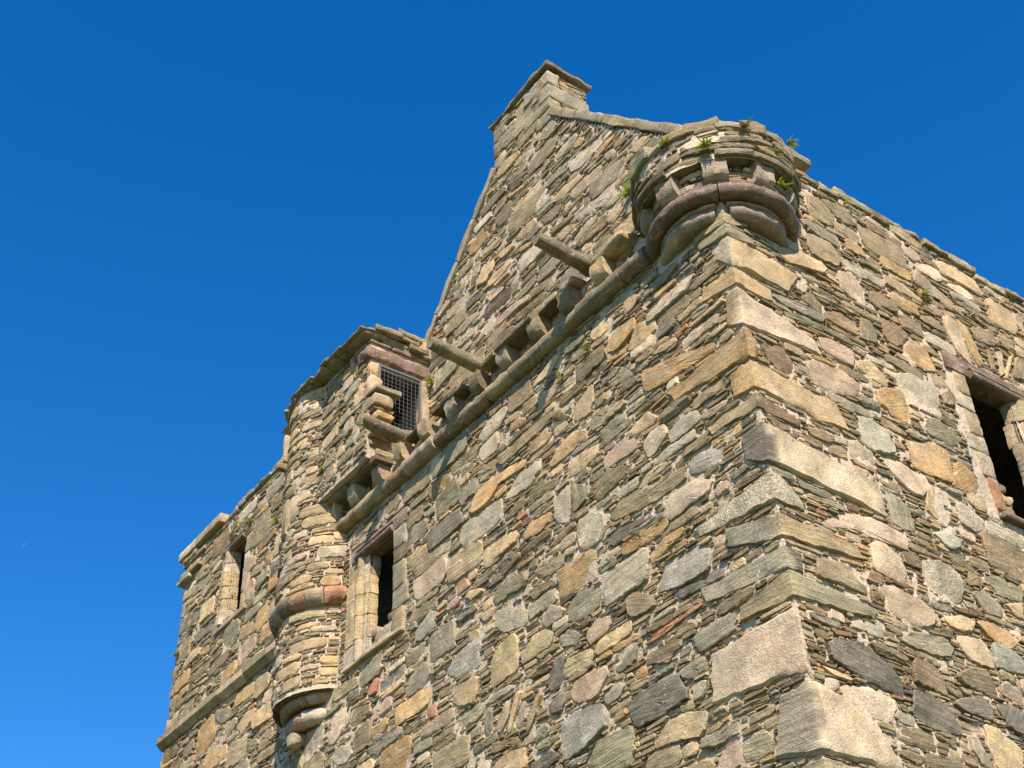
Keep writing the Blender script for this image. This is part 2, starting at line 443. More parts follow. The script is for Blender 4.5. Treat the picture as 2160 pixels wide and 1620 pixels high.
WIN_L = (5.80, 6.38, 8.50, 9.80)      # s0,s1,z0,z1 opening beside the stair turret
WIN_W = (10.10, 10.56, 10.68, 11.92)  # opening of the wing
WIN_R = (3.22, 3.95, 8.02, 9.70)      # opening of the side wall
def outside(win): return lambda s, t: ~((s > win[0]) & (s < win[1]) & (t > win[2]) & (t < win[3]))
def keepL(s, t):
    return outside(WIN_L)(s, t) & outside(WIN_W)(s, t) & ((t < 10.86) | ((s > 7.9)))
def r_top(y): return 11.50 + .05 * np.sin(y * 2.3 + 1) + .03 * np.sin(y * 7.1)
gable_wall = grid_core('gable_wall', S_L, 0.0, 12.32, 0.0, 12.62, .045, keepL)
side_wall = grid_core('side_wall', S_R, 0.0, 7.6, 0.0, 11.52, .045, outside(WIN_R))
GCX = -3.72
def keepG(s, t):
    x = -s
    return ((np.abs(x - GCX) < (15.70 - t) / 1.126 - .02) & (t < 15.12)) | ((x > CHXL) & (x < CHX) & (t > 14.3))
gable = grid_core('set_back_gable', S_G, 0.0, 7.6, 10.6, 15.92, .06, keepG)
stair_turret = grid_core('stair_turret', S_T, -1.15, 1.15, 8.30, 12.80, .055)
cap_house = grid_core('cap_house', S_CF, -CX, 7.5, 10.88, 12.80, .06)
roundel = grid_core('corner_roundel', S_D, -1.25, 2.6, 10.80, 11.22, .06)
chimney = grid_core('chimney', S_CHS, GY, 1.25, 14.4, 15.92, .06)

# plain masses behind the faces: tops, backs, cheeks, so that the tower is closed from every side
def quad_mesh(name, quads, parent, mat=M_MORTAR):
    V = []; F = []
    for q in quads:
        n = len(V); V += [tuple(p) for p in q]; F.append(tuple(range(n, n + len(q))))
    me = mesh_from(name, V, F); return link(name, me, parent, mat)
def box_quads(x0, x1, y0, y1, z0, z1, skip=''):
    p = lambda a, b, c: (x0 if a == 0 else x1, y0 if b == 0 else y1, z0 if c == 0 else z1)
    f = {'-x': [p(0, 0, 0), p(0, 0, 1), p(0, 1, 1), p(0, 1, 0)], '+x': [p(1, 0, 0), p(1, 1, 0), p(1, 1, 1), p(1, 0, 1)],
         '-y': [p(0, 0, 0), p(1, 0, 0), p(1, 0, 1), p(0, 0, 1)], '+y': [p(0, 1, 0), p(0, 1, 1), p(1, 1, 1), p(1, 1, 0)],
         '-z': [p(0, 0, 0), p(0, 1, 0), p(1, 1, 0), p(1, 0, 0)], '+z': [p(0, 0, 1), p(1, 0, 1), p(1, 1, 1), p(0, 1, 1)]}
    return [v for k, v in f.items() if k not in skip.split()]
Q = []
Q += [[(-7.9, -.004, 10.9), (0, -.004, 10.9), (0, 1.2, 10.9), (-7.9, 1.2, 10.9)]]                    # wall walk
Q += box_quads(-.95, -.012, .3, 7.6, 10.6, 11.49, '-z')                                              # side wall head
Q += [[(-12.32, 0, 0), (-12.32, 0, 12.6), (-12.32, 6.2, 12.6), (-12.32, 6.2, 0)],                    # far end
      [(-12.32, 7.6, 0), (-12.32, 7.6, 10.6), (0, 7.6, 10.6), (0, 7.6, 0)],
      [(-12.32, .01, 12.6), (-8, .01, 12.6), (-8, 4, 12.6), (-12.32, 4, 12.6)],
      [(-8, 1.2, 10.6), (-8, 1.2, 12.6), (-8, 4, 12.6), (-8, 4, 10.6)],
      [(-12.32, 1.2, 10.6), (-.9, 1.2, 10.6), (-.9, 7.6, 10.6), (-12.32, 7.6, 10.6)]]
# gable slab behind its face
gl = [(-7.5, 10.6), (-7.5, 11.4), (CHXL, 15.05), (CHXL, 15.91), (CHX - .01, 15.91), (CHX - .01, 14.98), (-.1, 11.62), (-.1, 10.6)]
Q += [[(x, 1.25, z) for x, z in gl]]
for (xa, za), (xb, zb) in zip(gl[:-1], gl[1:]):
    Q.append([(xa, GY + .012, za), (xa, 1.25, za), (xb, 1.25, zb), (xb, GY + .012, zb)])
# cap house: side above/beside the door, top
DZ = .19
Q += [[(CX, GY, 12.33), (CX, CY, 12.33), (CX, CY, 12.81), (CX, GY, 12.81)],
      [(CX, CY, 11.31), (CX, CY, 12.33), (CX, CY + .12, 12.33), (CX, CY + .12, 11.31)][::-1],
      [(CX, .455, 11.31), (CX, .455, 12.33), (CX, GY, 12.33), (CX, GY, 11.31)][::-1],
      [(CX, CY, 10.88), (CX, CY, 11.31), (CX, GY, 11.31), (CX, GY, 10.88)][::-1]]
Q += [[(-8.6, CY, 12.80), (CX, CY, 12.80), (CX, 1.3, 12.80), (-8.6, 1.3, 12.80)]]
Q += box_quads(-.06, .009, -.009, .06, 0, 10.42)
wall_core = quad_mesh('wall_core', Q, tower)
def niche(name, surf, w, depth, wide=0.0, lo=0.0, hi=0.0, front=.13, inset=.012):
    """opening through the wall: a short reveal, then a room behind that may be wider on the high-s side"""
    s0, s1, t0, t1 = w
    def P(s, t, h): return surf([s], [t], [h])[0]
    def tube(a, b_, c, d, h0, h1):
        return [[P(a, c, h0), P(a, d, h0), P(a, d, h1), P(a, c, h1)], [P(b_, c, h0), P(b_, d, h0), P(b_, d, h1), P(b_, c, h1)],
                [P(a, d, h0), P(b_, d, h0), P(b_, d, h1), P(a, d, h1)], [P(a, c, h0), P(b_, c, h0), P(b_, c, h1), P(a, c, h1)]]
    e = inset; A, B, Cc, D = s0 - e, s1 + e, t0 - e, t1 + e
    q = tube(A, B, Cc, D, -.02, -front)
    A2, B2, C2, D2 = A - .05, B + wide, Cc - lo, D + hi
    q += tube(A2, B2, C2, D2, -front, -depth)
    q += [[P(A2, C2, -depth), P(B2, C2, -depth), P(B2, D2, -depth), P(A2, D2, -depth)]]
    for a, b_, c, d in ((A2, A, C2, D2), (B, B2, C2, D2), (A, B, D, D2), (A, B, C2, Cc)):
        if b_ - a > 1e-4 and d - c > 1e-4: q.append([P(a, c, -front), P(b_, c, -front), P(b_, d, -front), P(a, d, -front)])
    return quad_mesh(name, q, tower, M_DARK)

# ---------------------------------------------------------------- stone geometry
RECORDS = []      # every laid stone: dict(V,F,col,kind,tc,part,type,area)
def pca_frame(P):
    c = P.mean(0); q = P - c
    w, v = np.linalg.eigh(q.T @ q); a = v[:, 1]
    if a[0] < 0: a = -a
    return c, a, np.array([-a[1], a[0]])
def resample(P, n):
    Q_ = np.vstack([P, P[:1]]); d = np.r_[0, np.cumsum(np.linalg.norm(np.diff(Q_, axis=0), axis=1))]
    x = np.linspace(0, d[-1], n, endpoint=False)
    return np.stack([np.interp(x, d, Q_[:, 0]), np.interp(x, d, Q_[:, 1])], 1)
def ccw(P):
    a = P[:, 0] * np.roll(P[:, 1], -1) - np.roll(P[:, 0], -1) * P[:, 1]
    return P if a.sum() > 0 else P[::-1]
def area2(P):
    a = P[:, 0] * np.roll(P[:, 1], -1) - np.roll(P[:, 0], -1) * P[:, 1]
    return abs(a.sum()) / 2
def lay(surf, part, poly, c, proud, typ=None, kind=None, jit=.16, rough=1.0):
    P = ccw(np.asarray(poly, float)); A = area2(P)
    if A < 1e-4: return
    big = A > .012
    colr = colour(c, jit) if isinstance(c, str) else c
    kd = KIND[c] if kind is None else kind
    kd = float(np.clip(kd + rng.normal() * .06, 0, .95)) if kd < .97 else 1.0
    ctr, u, v = pca_frame(P)
    off = rng.uniform(-60, 60, 3)
    if big:
        Qp = P
        # cut the corners a little
        nx = np.roll(Qp, -1, 0); k = rng.uniform(.05, .14)
        Qp = np.stack([Qp * (1 - k) + nx * k, Qp * k + nx * (1 - k)], 1).reshape(-1, 2)
        per = np.linalg.norm(np.roll(Qp, -1, 0) - Qp, axis=1).sum()
        n = int(np.clip(per / .038, 14, 40)); Qp = resample(Qp, n)
        lo = (Qp - ctr); r = np.linalg.norm(lo, axis=1, keepdims=True)
        amp = min(.013, .05 * math.sqrt(A)) * (1.3 if kd < .4 else .8)
        Qp = Qp + lo / r * (wob(np.c_[Qp, Qp[:, :1] * 0] + off, 14.0, 1, 10)[:, None] * amp + rng.normal(size=(n, 1)) * amp * .35)
    else:
        Qp = P; n = len(Qp)
    lu, lv = (Qp - ctr) @ u, (Qp - ctr) @ v
    hw, hh = np.abs(lu).max() + 1e-6, np.abs(lv).max() + 1e-6
    tilt_u, tilt_v = rng.normal() * .035, rng.normal() * .07
    steps = [(rng.uniform(-.7, .7) * hh, rng.uniform(-.012, .012)) for _ in range(rng.integers(0, 3))] if kd < .5 else []
    def height(a, b_, base):
        h = base + np.clip(tilt_u * a, -.02, .02) + np.clip(tilt_v * b_, -.02, .02)
        h = h + wob(np.stack([a, b_, a * 0], 1) + off, 4.5, 1, 10) * (.0075 if big else .004) * rough
        for p_, d_ in steps:
            if big: h = h + 1.0 * np.where(b_ + .12 * hh * np.sin(a * 23 + off[0]) > p_, d_, 0)
        return np.maximum(h, .004)
    rings = []; d1 = min(rng.uniform(.005, .012), .22 * hh)
    fx, fy = 1 - d1 / hw, 1 - d1 / hh
    rings.append((lu * .99, lv * .99, np.full(n, -.035)))
    e = height(lu, lv, proud) * rng.uniform(.62, .88); rings.append((lu, lv, e))
    ji = rng.uniform(.3, 2.2, n) if big else rng.uniform(.5, 1.5, n)
    fx, fy = 1 - np.minimum(d1 * ji / hw, .5), 1 - np.minimum(d1 * ji / hh, .5)
    rings.append((lu * fx, lv * fy, height(lu * fx, lv * fy, proud) - .0015))
    if big:
        for q_ in (.68, .36): rings.append((lu * fx * q_, lv * fy * q_, height(lu * fx * q_, lv * fy * q_, proud)))
    V = np.concatenate([np.stack(r_, 1) for r_ in rings])
    F = []
    for k in range(len(rings) - 1):
        for j in range(n):
            a, b_ = k * n + j, k * n + (j + 1) % n
            F.append([a, b_, b_ + n, a + n])
    m0 = (len(rings) - 1) * n
    if big:
        cz = height(np.zeros(1), np.zeros(1), proud); V = np.vstack([V, [0, 0, cz[0]]])
        F += [[m0 + j, m0 + (j + 1) % n, len(V) - 1] for j in range(n)]
    else:
        F.append(list(range(m0, m0 + n)))
    st = ctr + V[:, :1] * u + V[:, 1:2] * v
    W = surf(st[:, 0], st[:, 1], V[:, 2])
    if surf.flip: F = [f[::-1] for f in F]
    tc = np.stack([V[:, 0], V[:, 2], V[:, 1]], 1) + off
    pp = proj(W[n:2 * n]); x, y = pp[:, 0], pp[:, 1]
    pa = abs((x * np.roll(y, -1) - np.roll(x, -1) * y).sum()) / 2
    inside = ((x > -10) & (x < 2170) & (y > -10) & (y < 1630)).mean()
    if typ is None: typ = 'stone' if 2 * hh > .062 else 'pinning_stone'
    RECORDS.append(dict(V=W, F=F, col=colr, kind=kd, tc=tc, part=part, typ=typ, area=pa * inside, big=big))

def rect_poly(s0, s1, t0, t1, blocky=.5, tilt=.03):
    w, h = (s1 - s0) / 2, (t1 - t0) / 2
    c = rng.uniform(.50 + .3 * blocky, .97, 4); a = rng.uniform(0 + .2 * blocky, .75, 4)
    p = np.array([(-w, -h * a[0]), (-w * c[0], -h), (w * c[1], -h), (w, -h * a[1]), (w, h * a[2]), (w * c[2], h), (-w * c[3], h), (-w, h * a[3])])
    p += rng.normal(size=p.shape) * np.array([w, h]) * .05
    th = np.clip(rng.normal() * tilt, -.06, .06) * (1 if w < .2 else .5)
    R = np.array([[math.cos(th), -math.sin(th)], [math.sin(th), math.cos(th)]])
    return p @ R.T + np.array([(s0 + s1) / 2, (t0 + t1) / 2])

RES = .01
class Field:
    """free-space raster of one face; rubble is thrown in from large to small and then grown until it meets its neighbours"""
    def __init__(f, surf, part, s0, s1, t0, t1, allowed=None, margin=330):
        f.surf, f.part, f.s0, f.t0 = surf, part, s0, t0
        f.nx, f.ny = int((s1 - s0) / RES), int((t1 - t0) / RES)
        S, T = np.meshgrid(s0 + (np.arange(f.nx) + .5) * RES, t0 + (np.arange(f.ny) + .5) * RES)
        f.S, f.T = S, T
        f.free = np.ones((f.ny, f.nx), bool) if allowed is None else allowed(S, T)
        pp = proj(surf(S.ravel(), T.ravel(), S.ravel() * 0)).reshape(f.ny, f.nx, 2)
        f.free &= (pp[..., 0] > -margin) & (pp[..., 0] < 2160 + margin) & (pp[..., 1] > -margin) & (pp[..., 1] < 1620 + margin)
    def block_poly(f, P, grow=.006):
        P = np.asarray(P); c = P.mean(0); d = P - c
        P = c + d * (1 + grow / np.maximum(np.linalg.norm(d, axis=1, keepdims=True), .02))
        i0, i1 = np.clip([(P[:, 0].min() - f.s0) / RES - 1, (P[:, 0].max() - f.s0) / RES + 2], 0, f.nx).astype(int)
        j0, j1 = np.clip([(P[:, 1].min() - f.t0) / RES - 1, (P[:, 1].max() - f.t0) / RES + 2], 0, f.ny).astype(int)
        if i1 <= i0 or j1 <= j0: return
        S, T = f.S[j0:j1, i0:i1], f.T[j0:j1, i0:i1]; ins = np.zeros(S.shape, bool); n = len(P)
        for a in range(n):
            x1, y1 = P[a]; x2, y2 = P[(a + 1) % n]
            if y1 == y2: continue
            ins ^= ((y1 > T) != (y2 > T)) & (S < (x2 - x1) * (T - y1) / (y2 - y1) + x1)
        f.free[j0:j1, i0:i1] &= ~ins
    def block_rect(f, a, b_, c, d):
        i0, i1 = [int(np.clip(round((x - f.s0) / RES), 0, f.nx)) for x in (a, b_)]
        j0, j1 = [int(np.clip(round((x - f.t0) / RES), 0, f.ny)) for x in (c, d)]
        f.free[j0:j1, i0:i1] = False
    def throw(f, wr, hr, tries, pal, proud, blocky=.5, gmax=(1.7, 1.5), typ=None, tilt=.03):
        idx = np.flatnonzero(f.free)
        if len(idx) == 0: return 0
        pick = rng.choice(idx, size=tries); n_ = 0; names = list(pal); pr = np.array([pal[k] for k in names], float); pr /= pr.sum()
        fr = f.free
        for q in pick:
            j, i = divmod(int(q), f.nx)
            if not fr[j, i]: continue
            w = rng.uniform(*wr); h = rng.uniform(*hr)
            nw, nh = max(2, int(w / RES)), max(1, int(round(h / RES)))
            i0, j0 = i - nw // 2, j - nh // 2; i1, j1 = i0 + nw, j0 + nh
            if i0 < 0 or j0 < 0 or i1 > f.nx or j1 > f.ny or not fr[j0:j1, i0:i1].all(): continue
            mw, mh = int(nw * gmax[0]), int(math.ceil(nh * gmax[1])); go = True
            while go:
                go = False
                if i1 - i0 < mw:
                    if i0 > 0 and fr[j0:j1, i0 - 1].all(): i0 -= 1; go = True
                    if i1 < f.nx and fr[j0:j1, i1].all(): i1 += 1; go = True
                if j1 - j0 < mh:
                    if j0 > 0 and fr[j0 - 1, i0:i1].all(): j0 -= 1; go = True
                    if j1 < f.ny and fr[j1, i0:i1].all(): j1 += 1; go = True
            fr[j0:j1, i0:i1] = False
            g = rng.uniform(.004, .009)
            P = rect_poly(f.s0 + i0 * RES + g, f.s0 + i1 * RES - g, f.t0 + j0 * RES + g * .7, f.t0 + j1 * RES - g * .7, blocky, tilt)
            lay(f.surf, f.part, P, names[rng.choice(len(names), p=pr)], rng.uniform(*proud), typ)
            n_ += 1
        return n_
P_MED = dict(k=26, q=18, g=11, G=8, t=9, o=8, b=9, p=6, w=4, l=3, d=2)
P_SML = dict(k=30, q=15, G=6, g=7, b=14, n=16, d=5, t=5, o=5, p=3, r=1)
P_UP = dict(k=28, G=22, g=14, q=16, l=4, t=6, o=3, n=8, d=2, b=5, p=2)
def fill_rubble(f, dens=1.0, pm=P_MED, ps=P_SML, medium=True, up=0.0):
    A = f.free.sum() * RES * RES
    if medium:
        f.throw((.30, .50), (.15, .25), int(9 * A * dens), pm, (.020, .042), .7)
        f.throw((.20, .40), (.09, .15), int(16 * A * dens), pm, (.018, .042), .6)
    f.throw((.20, .42), (.045, .07), int(22 * A * dens), pm, (.016, .042), .35, (1.4, 1.3))
    f.throw((.12, .24), (.055, .085), int(36 * A * dens), pm, (.016, .042), .45, (1.3, 1.3))
    bare = wob(np.stack([f.S.ravel(), f.T.ravel(), f.S.ravel() * 0 + 2.2], 1), 5.0, 0, 8).reshape(f.S.shape) > .72      # smeared mortar
    keep_free = f.free & bare; f.free &= ~bare
    f.throw((.10, .26), (.025, .042), int(300 * A * dens), ps, (.014, .042), .25, (1.3, 1.2))
    f.throw((.06, .14), (.025, .042), int(480 * A * dens), ps, (.014, .042), .25, (1.3, 1.2))
    f.throw((.05, .11), (.02, .03), int(900 * A * dens), ps, (.014, .038), .2, (1.4, 1.2))
    f.throw((.03, .06), (.02, .03), int(1000 * A * dens), ps, (.013, .032), .2, (1.4, 1.3))

# ---------------------------------------------------------------- the stones one can tell apart, where they sit on the walls
# each line: colour letter, then corner points read off at 3.6x from the (x, y) corner of the named part of the wall
STONES = {
 ('R', 1560, 400, 3.6): """
t 270,420 430,430 620,540 670,610 640,650 500,590 380,560 330,500
k 510,30 600,80 720,230 720,290 530,180
k 620,66 720,90 890,230 900,290 800,260 700,160
b 960,220 1100,300 1250,400 1240,430 1120,370 980,290
q 1110,230 1230,290 1390,410 1400,460 1290,400 1150,310
o 815,345 930,420 980,520 900,485 820,440
k 900,505 1060,590 1080,640 1000,590 910,550
o 1060,490 1180,560 1300,630 1310,700 1200,640 1080,570
p 1255,420 1330,450 1390,530 1340,545 1250,470
w 1310,555 1440,555 1510,610 1540,690 1500,700 1400,620
p 1315,600 1400,660 1640,850 1640,900 1450,790 1320,700
w 1580,710 1680,720 1770,800 1780,855 1700,820 1600,750
p 750,610 840,620 950,740 960,870 860,820 770,750
q 1100,650 1240,700 1400,830 1420,860 1250,790 1110,720
k 970,760 1060,770 1200,890 1200,940 1120,910 1000,840
k 490,790 540,790 630,880 640,950 560,900 490,840
k 530,710 680,770 780,860 740,850 560,760
b 640,930 760,920 900,1010 910,1110 790,1060 650,980
k 930,950 1020,1010 1060,1190 960,1120 920,1050
b 1070,950 1190,1010 1290,1100 1230,1200 1110,1140
G 330,910 500,960 850,1130 870,1190 650,1080 350,950
k 1360,940 1480,950 1570,1040 1580,1090 1480,1050 1370,980
p 1440,860 1500,880 1560,960 1520,960 1450,900
o 1250,1180 1310,1130 1420,1230 1510,1390 1420,1360 1250,1240
k 1100,1240 1200,1270 1390,1390 1400,1450 1280,1400 1120,1300
p 600,1110 690,1130 860,1230 880,1360 760,1290 640,1210
t 890,1290 980,1290 1130,1420 1140,1500 1010,1420 890,1340
p 510,1310 560,1280 780,1370 930,1480 900,1570 720,1530 560,1440
b 160,1160 320,1190 430,1320 420,1410 290,1350 200,1250
l 1190,1380 1300,1400 1500,1520 1520,1600 1530,1700 1440,1680 1250,1600
p 1560,950 1640,990 1740,1220 1770,1340 1660,1230 1570,1060
o 1645,960 1730,1030 1850,1300 1840,1350 1760,1240
k 1760,1040 1900,1060 1960,1170 1900,1190 1790,1110
l 1870,740 1900,730 1990,800 1980,840 1890,780
o 1990,800 2060,830 2050,860 2000,850
k 1750,930 1900,970 1980,1060 1960,1090 1790,990
p 2080,920 2160,960 2160,1070 2100,1010
p 1950,1220 1990,1230 2020,1400 1990,1410
t 2060,1260 2080,1250 2040,1440 2010,1420
k 1870,1200 1920,1210 1960,1380 1920,1360
k 2100,1260 2200,1300 2200,1450 2080,1430""",
 ('R', 1560, 800, 3.6): """
o 1020,80 1100,60 1240,50 1290,180 1300,340 1170,280 1060,180
k 1540,90 1600,80 1640,130 1640,220 1560,180
G 1410,300 1500,300 1660,400 1670,500 1560,480 1420,400
B 910,260 980,280 1130,400 1190,560 1150,580 1000,530 930,440
o 1250,430 1400,480 1480,470 1590,560 1610,800 1500,750 1330,660 1300,520
o 1640,610 1740,680 1830,780 1840,880 1740,850 1630,820
w 830,450 900,460 1020,560 1040,650 930,620 840,550
w 1060,560 1180,590 1420,730 1430,870 1360,900 1200,760
t 1430,800 1500,790 1600,1080 1500,1060 1420,980
G 1130,860 1200,870 1300,960 1350,1150 1250,1140 1160,1080
W 1650,960 1720,940 1850,1050 1880,1130 1800,1160 1680,1080
B 1480,1160 1590,1140 1690,1220 1680,1290 1600,1290
w 630,1070 820,1010 1000,1040 1280,1200 1290,1310 1130,1240 990,1190 900,1130 700,1110
w 1000,1230 1090,1230 1180,1300 1270,1420 1270,1560 1190,1530 1020,1440
W 1380,1370 1520,1370 1660,1480 1720,1600 1700,1700 1600,1680 1430,1560
k 590,1360 660,1340 830,1390 970,1490 1000,1640 870,1590 600,1500
k 500,350 640,370 720,440 700,480 560,430
k 490,420 540,420 650,500 640,530 500,470
k 680,500 760,490 830,540 830,610 700,560
w 735,410 830,460 820,500 735,465
G 1860,1490 1980,1490 2160,1600 2160,1700 1990,1640
b 1060,270 1160,310 1280,400 1270,430 1100,350
b 1750,1450 1830,1490 1850,1570 1750,1560
k 1300,1180 1420,1220 1560,1310 1540,1340 1320,1220
k 1590,1310 1690,1340 1810,1440 1780,1460 1610,1370
r 580,970 680,1010 680,1040 600,1010
k 850,600 1030,680 1030,710 880,640
k 360,270 440,310 450,370 370,330
b 200,270 390,350 400,400 280,360""",
 ('R', 1560, 1170, 3.6): """
p 1060,230 1170,220 1380,340 1500,460 1480,560 1350,540 1160,440
g 1770,270 1880,270 2010,390 2020,480 1880,440 1810,340
t 2020,370 2160,360 2160,500 2090,450
t 1560,460 1700,450 1790,500 1780,580 1700,590 1600,530
o 1790,490 1960,510 2110,620 2110,700 2050,720 1900,630
B 960,500 1090,540 1110,640 980,590
g 1450,330 1610,370 1620,440 1480,400
d 650,640 920,660 1010,730 1220,920 1280,1080 1130,1040 900,910 690,780
g 1200,630 1340,580 1560,630 1640,710 1620,780 1480,760 1290,690
p 1650,600 1860,640 1940,850 1930,870 1740,790
B 1920,660 2010,680 2160,800 2160,920 1950,850
k 1330,800 1400,780 1550,900 1590,1080 1450,1020 1330,950
k 1640,920 1720,860 1870,860 1950,960 2000,1090 1870,1050 1700,980
g 1990,970 2060,970 2160,1050 2160,1150 2000,1050
d 1610,1110 1830,1060 1940,1180 1930,1260 1720,1200
d 1330,1020 1440,1050 1600,1160 1700,1330 1690,1390 1490,1330 1330,1210
k 1480,1340 1650,1380 1660,1470 1520,1400
w 790,980 970,990 1200,1100 1210,1160 1170,1260 1080,1260 930,1190 800,1120
w 660,920 760,940 790,1000 740,1030 650,1010
d 1960,1130 2060,1120 2160,1180 2160,1390 2060,1320
t 1870,1270 1960,1310 2160,1480 2160,1640 1980,1640 1890,1420
g 1750,1360 1830,1390 1870,1500 1960,1640 1850,1600 1770,1470
k 1410,1500 1640,1550 1760,1640 1560,1680 1430,1610
k 970,650 1180,720 1290,800 1260,830 1050,740
b 700,560 850,590 860,630 740,600
b 1190,830 1320,880 1310,900 1200,860
t 630,830 740,870 870,940 850,960 720,910""",
 ('L', 960, 1170, 3.6): """
B 1570,90 1640,20 1780,-60 1940,-60 1940,100 1760,220 1510,300
k 1280,320 1370,270 1490,310 1530,380 1350,500 1310,440
G 840,400 930,260 1020,220 1110,260 1090,390 950,500 850,510
l 300,430 400,390 540,410 540,530 360,600 290,530
w 650,460 740,380 830,400 810,470 680,550 640,520
p 980,600 1060,500 1160,450 1160,580 1020,690
g 770,620 880,550 960,600 920,680 800,700
s 590,610 700,560 740,590 720,670 580,790 500,840 510,760
t 270,800 330,680 470,590 480,880 250,1010
B 0,760 80,690 190,640 190,840 0,940 -80,900
t 0,1000 90,950 180,920 150,1130 20,1160 -40,1120
d 700,1000 760,800 820,760 830,900 790,1000 720,1030
p 880,970 1030,860 1140,830 1160,890 1080,1080 920,1140 870,1080
B 790,1270 900,1180 1110,1120 1150,1180 1160,1290 990,1470 810,1580 790,1420
G 1000,1560 1080,1400 1330,1290 1370,1380 1330,1620 1020,1700
d 1300,1180 1360,1060 1490,970 1680,880 1790,1070 1640,1190 1480,1280 1380,1330
g 1700,880 1870,760 1910,790 1890,890 1760,950 1710,940
s 1500,1440 1590,1270 1750,1190 1920,1180 1900,1320 1860,1390 1650,1420 1520,1480
g 1850,1480 1890,1380 2050,1310 2160,1250 2160,1350 1990,1450
p 2000,1560 2050,1470 2160,1420 2160,1620 2010,1660
r 1430,690 1520,590 1840,370 1900,370 1700,510 1560,630
k 1440,770 1700,620 1730,680 1650,760 1620,830 1450,830
g 1800,620 2000,470 2130,430 2120,560 1900,740 1830,700
k 580,130 680,20 820,-20 830,60 760,130 650,170
d 690,1150 800,1030 830,1090 800,1190 720,1210
g 590,1420 660,1260 720,1290 700,1370 600,1440
p 310,1330 370,1110 410,1100 390,1250 335,1370
t 385,1340 450,1040 500,1030 450,1220 410,1360
g 440,1300 500,1110 530,1100 490,1320
s 525,1290 620,1060 660,1040 600,1250 550,1350
d 210,1290 240,1150 280,1180 270,1330 230,1390
b 280,1440 470,1370 480,1430 290,1520
t 280,1620 330,1530 540,1450 550,1620 400,1700
d 560,1600 720,1480 780,1500 770,1560 600,1660
k 440,990 600,850 720,740 730,790 500,970
k 550,300 640,210 750,180 740,230 600,350
o 1040,790 1180,700 1190,760 1070,830
d 1200,860 1280,740 1370,660 1370,800 1230,910
g 1110,1080 1230,960 1280,980 1260,1060 1150,1140
l 1800,970 1910,940 1890,1060 1810,1120
t 200,60 230,-60 330,-60 340,30 220,110
k 250,180 420,60 490,-30 500,20 400,120 280,220
g 350,200 450,110 470,150 340,250
t 60,330 100,270 200,250 210,280 120,340
g 0,470 80,400 150,370 160,420 20,520
r 0,210 70,170 110,240 0,320""",
 ('L', 960, 720, 3.6): """
o 1410,230 1530,170 1930,10 1990,-10 1960,70 1700,240 1550,340 1440,390 1410,320
o 1130,60 1200,-20 1310,0 1290,80 1170,160
w 1310,60 1370,-40 1500,-60 1490,30 1330,130
t 880,500 960,400 1040,310 1050,420 1010,560 900,620
b 780,430 900,340 990,290 990,330 870,440 780,500
G 1170,300 1270,200 1340,230 1330,270 1170,360
q 1010,610 1120,500 1290,430 1290,490 1060,680 1020,670
G 1090,690 1230,540 1330,590 1330,620 1160,770 1110,790
t 1340,640 1460,520 1530,570 1510,620 1350,710
p 1120,880 1260,730 1390,740 1360,820 1180,950 1130,980
w 1420,760 1480,680 1590,620 1610,700 1540,810 1460,890 1430,850
l 1610,690 1720,560 1840,510 1850,600 1700,730 1620,780
o 710,920 790,790 880,680 1000,670 990,730 840,880 720,960
t 850,960 870,900 1080,770 1090,850 960,980 850,1040
o 550,850 590,740 680,680 730,690 690,770 570,870
k 1070,1070 1160,970 1310,930 1300,1000 1100,1200 1060,1200
l 370,1190 480,1010 640,890 650,960 560,1110 380,1210
k 540,1160 640,1060 800,1030 770,1090 560,1230
l 750,1210 865,1070 860,1360 780,1390 750,1340
G 880,1080 1000,1090 990,1200 920,1290 885,1290
W 920,1360 1020,1290 1130,1290 1140,1420 1090,1540 960,1600 910,1500
q 1150,1350 1240,1200 1400,1120 1700,960 1760,930 1750,1050 1500,1230 1200,1370
B 1775,900 1880,820 2020,820 2010,900 1850,1000 1775,1020
w 1590,1200 1690,1120 1800,1050 1960,1040 1920,1150 1760,1260 1620,1370 1580,1300
p 1950,1150 2000,1060 2080,1050 2070,1120 1990,1190
o 1470,1620 1570,1490 1720,1400 1730,1450 1600,1580 1480,1700
o 510,1460 560,1380 720,1290 720,1360 640,1450 510,1520
k 310,870 420,800 600,620 740,520 740,570 560,760 330,970
w 160,730 250,590 390,480 400,520 330,650 200,760
o 400,670 460,580 540,580 530,620 420,690
o 130,1200 200,1080 420,930 530,880 530,940 330,1080 250,1240 120,1330
t 620,400 780,320 790,350 640,520 620,500
t 580,330 640,230 780,80 790,120 720,240 570,360
l 1230,1200 1250,1130 1385,1010 1385,1085 1240,1200
t 1400,1060 1440,1000 1600,900 1600,950 1410,1110
p 1850,560 2050,430 2060,470 1880,600
k 1720,820 1860,700 2160,500 2160,600 1900,770 1730,890
o 1920,760 2160,620 2160,680 1940,800
d 1150,1540 1190,1450 1500,1270 1530,1300 1380,1420 1200,1560
t 200,1580 350,1470 470,1420 470,1520 330,1640 200,1660
G 860,120 930,40 980,60 960,110 880,160
G 710,650 840,540 860,570 720,680
b 690,1580 800,1440 910,1360 910,1400 760,1540
k 360,1340 480,1200 530,1190 510,1250 380,1370
r 460,1340 500,1290 540,1290 540,1310 480,1360
w 1700,-10 1830,-120 1990,-220 1990,-150 1850,-50 1720,60
t 1470,110 1560,30 1660,-40 1690,-10 1580,80""",
